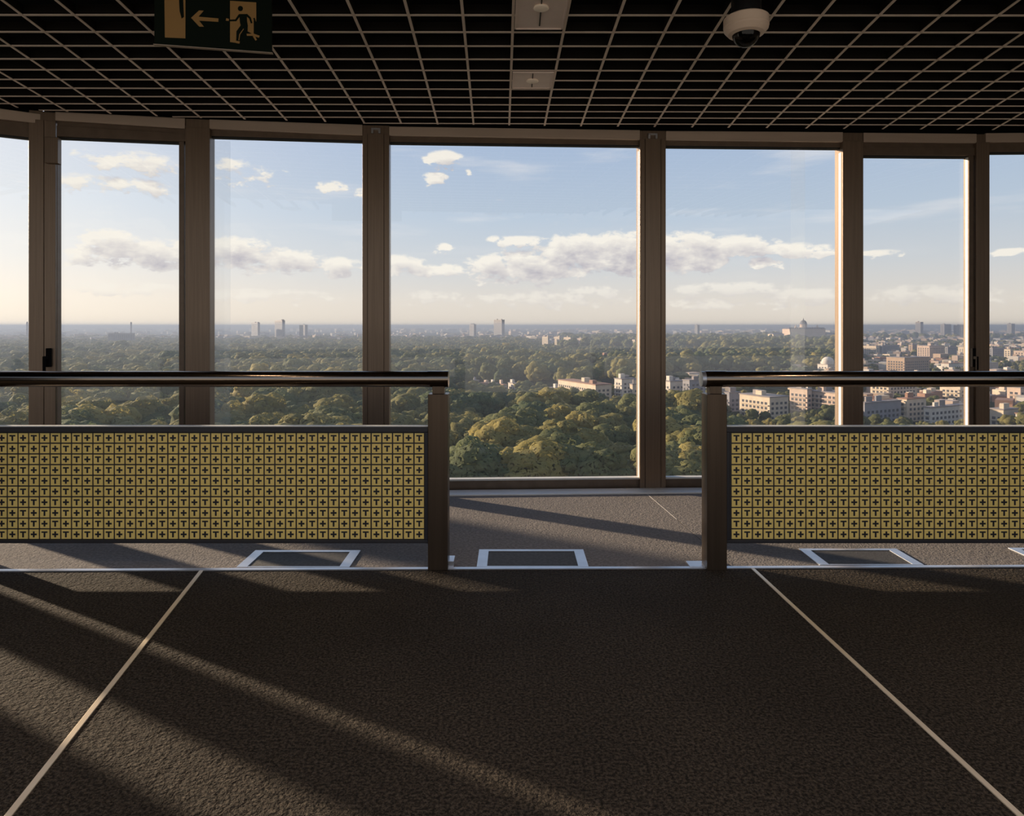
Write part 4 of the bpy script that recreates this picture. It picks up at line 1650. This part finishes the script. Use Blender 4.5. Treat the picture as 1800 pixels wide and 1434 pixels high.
trees = []
rnd = random.Random(21)
y = 205.0
while y < 3200:
    sp = 16.5 if y < 700 else (17.0 if y < 1300 else 20.0)
    half = y * .80 + 30
    x = -half
    while x < half:
        tx, ty = x + rnd.uniform(-.42, .42) * sp, y + rnd.uniform(-.42, .42) * sp
        px = CX + F * tx / ty
        py = HY + F * (EYE - GZ) / ty
        if rnd.random() < wood(px, py) and free(tx, ty, 3 if ty < 900 else 8):
            n = noise.noise(Vector((tx * .006, ty * .006, 0)))
            n2 = noise.noise(Vector((tx * .018, ty * .018, 7)))
            r = rnd.random() + n * .5
            nearw = max(0, 1 - (ty - 205) / 220)
            lf = .30 if (px < 690 and py > 700) else 0.0
            cn = 'yellow' if r > .98 - .26 * nearw - lf else ('deep' if r < .22 else 'olive')
            kn = rnd.choices(('round', 'broad', 'tall', 'small'), (4, 3.2, 1.4, 1.2))[0]
            s = rnd.uniform(.80, 1.2) * 1.5 * (1 + .32 * n2)
            built = (px > 1225 and 655 < py < 830) or (px > 1480 and py > 600) or (1160 < px < 1310 and 664 < py < 725)
            if built:
                s *= .46
            low = (770 < px < 1240 and 690 < py < 758) or (925 < px < 1240 and 618 < py < 645) or (px < 985 and py < 628)
            if low and not built:
                s *= .52 if py > 628 or px > 925 else .66
            trees.append((tx, ty, px, py, kn, cn, s, rnd.uniform(0, 2 * pi)))
            if low or built:
                for q in range(2 if low else 1):
                    ux, uy = tx + rnd.uniform(-.6, .6) * sp, ty + rnd.uniform(-.6, .6) * sp
                    if free(ux, uy, 3):
                        trees.append((ux, uy, CX + F * ux / uy, HY + F * (EYE - GZ) / uy, kn, rnd.choice((cn, 'olive')), s * rnd.uniform(.75, 1.05), rnd.uniform(0, 2 * pi)))
        x += sp
    y += sp * .92

# which trees the photograph shows largest
def visible(px, pyt):
    """roughly: does that point of the picture look out through glass"""
    if pyt > 842 or pyt < 250:
        return False
    for (a, b) in ((50, 98), (313, 369), (637, 684), (1121, 1171), (1471, 1518), (1700, 1740)):
        if a < px < b:
            return False
    if px < 0 or px > 1800:
        return False
    if not (790 < px < 1232) and pyt > 744:
        return False
    return True


cand = []
for i, (tx, ty, px, py, kn, cn, s, rz) in enumerate(trees):
    kd = next(k for k in KINDS if k[0] == kn)
    ztop = GZ + (kd[2] + kd[3]) * s * .82
    pyt = HY + F * (EYE - ztop) / ty
    if visible(px, pyt):
        cand.append((kd[1] * s / ty, i, pyt))
cand.sort(reverse=True)
chosen = {i: k for k, (_, i, _) in enumerate(cand[:290])}

# labels: the pane a tree is seen through, its row above that pane's lower edge, its place in the row
PANES = [((0, 50), 'leftmost window'), ((98, 313), 'left hinged window'), ((369, 637), 'streaked pane'), ((684, 1121), 'widest window'),
         ((1171, 1232), 'gap by right post'), ((1232, 1471), 'palace window'), ((1518, 1700), 'right hinged window'), ((1740, 1800), 'right edge window')]
def ordw(k):
    w = ['first', 'second', 'third', 'fourth', 'fifth', 'sixth', 'seventh', 'eighth', 'ninth', 'tenth', 'eleventh', 'twelfth', 'thirteenth', 'fourteenth',
         'fifteenth', 'sixteenth', 'seventeenth', 'eighteenth', 'nineteenth', 'twentieth']
    return w[k] if k < len(w) else '%dth' % (k + 1)


COLW = {'olive': 'olive-green', 'yellow': 'yellow-green', 'deep': 'deep green'}
KINDW = {'round': 'round', 'broad': 'broad', 'tall': 'tall', 'small': 'small'}
bypane = {}
for (_, i, pyt) in cand[:290]:
    px = trees[i][2]
    for (a, b), nm in PANES:
        if a <= px <= b:
            bypane.setdefault(nm, []).append((i, pyt))
tlabel = {}
for nm, lst in bypane.items():
    lst.sort(key=lambda q: trees[q[0]][1])
    per = max(4, min(12, int(len(lst) ** .5 * 1.3)))
    rows = [lst[k:k + per] for k in range(0, len(lst), per)]
    for r, row in enumerate(rows):
        row.sort(key=lambda q: trees[q[0]][2])
        for c, (i, _) in enumerate(row):
            kn, cn = trees[i][4], trees[i][5]
            rw = 'lowest row' if r == 0 else ordw(r) + ' row up'
            tlabel[i] = '%s %s tree, %s from left in the %s, %s' % (KINDW[kn], COLW[cn], ordw(c), rw, nm)

proto = {}
for i, k in chosen.items():
    tx, ty, px, py, kn, cn, s, rz = trees[i]
    me = CROWN_HI[(kn, cn)] if k < 75 else CROWN_LO[(kn, cn)]
    root = bpy.data.objects.new('broadleaf_tree', None)
    root.location = (tx, ty, GZ)
    root.rotation_euler = (0, 0, rz)
    root.scale = (s, s, s * .94)
    COL.objects.link(root)
    tag(root, tlabel.get(i, 'tree in the wood'), 'tree', 'trees of the wood below the tower')
    for nm, dat in (('crown', me), ('trunk', TRUNK)):
        o = bpy.data.objects.new(nm, dat)
        COL.objects.link(o)
        o.parent = root

# all the other trees: one wood, scattered by geometry nodes
def wood_stuff():
    src = bpy.data.collections.new('wood_sources')
    names = sorted(CROWN_LO.keys())
    idx = {}
    for n, key in enumerate(names):
        o = bpy.data.objects.new('crown_source_%02d' % n, CROWN_LO[key])
        src.objects.link(o)
        idx[key] = n
    rest = [t for i, t in enumerate(trees) if i not in chosen]
    me = bpy.data.meshes.new('wood')
    me.from_pydata([(t[0], t[1], GZ) for t in rest], [], [])
    a = me.attributes.new('pick', 'INT', 'POINT')
    a.data.foreach_set('value', [idx[(t[4], t[5])] for t in rest])
    a = me.attributes.new('size', 'FLOAT', 'POINT')
    a.data.foreach_set('value', [t[6] * (1.0 if t[1] < 1300 else 1.25) for t in rest])
    a = me.attributes.new('turn', 'FLOAT', 'POINT')
    a.data.foreach_set('value', [t[7] for t in rest])
    ob = link('wood', me)
    tag(ob, 'dense canopy of the park stretching away behind the nearer trees', 'wood', None, 'stuff')
    ng = bpy.data.node_groups.new('wood_scatter', 'GeometryNodeTree')
    ng.interface.new_socket('Geometry', in_out='INPUT', socket_type='NodeSocketGeometry')
    ng.interface.new_socket('Geometry', in_out='OUTPUT', socket_type='NodeSocketGeometry')
    n = ng.nodes
    gi, go = n.new('NodeGroupInput'), n.new('NodeGroupOutput')
    ci = n.new('GeometryNodeCollectionInfo')
    ci.inputs['Collection'].default_value = src
    ci.inputs['Separate Children'].default_value = True
    ci.inputs['Reset Children'].default_value = True
    ip = n.new('GeometryNodeInstanceOnPoints')
    ip.inputs['Pick Instance'].default_value = True
    def named(nm, ty):
        q = n.new('GeometryNodeInputNamedAttribute')
        q.data_type = ty
        q.inputs['Name'].default_value = nm
        return q.outputs['Attribute']
    cr = n.new('ShaderNodeCombineXYZ')
    ng.links.new(named('turn', 'FLOAT'), cr.inputs['Z'])
    ng.links.new(gi.outputs[0], ip.inputs['Points'])
    ng.links.new(ci.outputs[0], ip.inputs['Instance'])
    ng.links.new(named('pick', 'INT'), ip.inputs['Instance Index'])
    ng.links.new(cr.outputs[0], ip.inputs['Rotation'])
    sz = n.new('ShaderNodeVectorMath')
    sz.operation = 'SCALE'
    sz.inputs[0].default_value = (1, 1, .94)
    ng.links.new(named('size', 'FLOAT'), sz.inputs['Scale'])
    ng.links.new(sz.outputs[0], ip.inputs['Scale'])
    ng.links.new(ip.outputs[0], go.inputs[0])
    md = ob.modifiers.new('scatter', 'NODES')
    md.node_group = ng
    return len(rest)


nrest = wood_stuff()

# ---- haze lying over the plain
hm = bpy.data.materials.new('air_haze')
hm.use_nodes = True
T = NT(hm.node_tree)
T.n.clear()
out = T.new('ShaderNodeOutputMaterial')
HAZE_D = 2.9e-4
vsn = T.new('ShaderNodeVolumeScatter')
vsn.inputs['Color'].default_value = (.27, .325, .43, 1)
vsn.inputs['Density'].default_value = HAZE_D
vsn.inputs['Anisotropy'].default_value = 0.2
vab = T.new('ShaderNodeVolumeAbsorption')
vab.inputs['Color'].default_value = (.27, .325, .43, 1)
vab.inputs['Density'].default_value = HAZE_D
vad = T.new('ShaderNodeAddShader')
T.link(vsn.outputs[0], vad.inputs[0])
T.link(vab.outputs[0], vad.inputs[1])
T.link(vad.outputs[0], out.inputs['Volume'])
hz = MB()
hz.box(-14300, 14300, 60, 18000, GZ - 5, 8)
hzo = hz.build('haze', hm)
tag(hzo, 'thin bluish haze lying over the plain and city', 'haze', None, 'stuff')
print('trees', len(trees), 'individual', len(chosen), 'stuff', nrest, 'objects', len(bpy.data.objects))
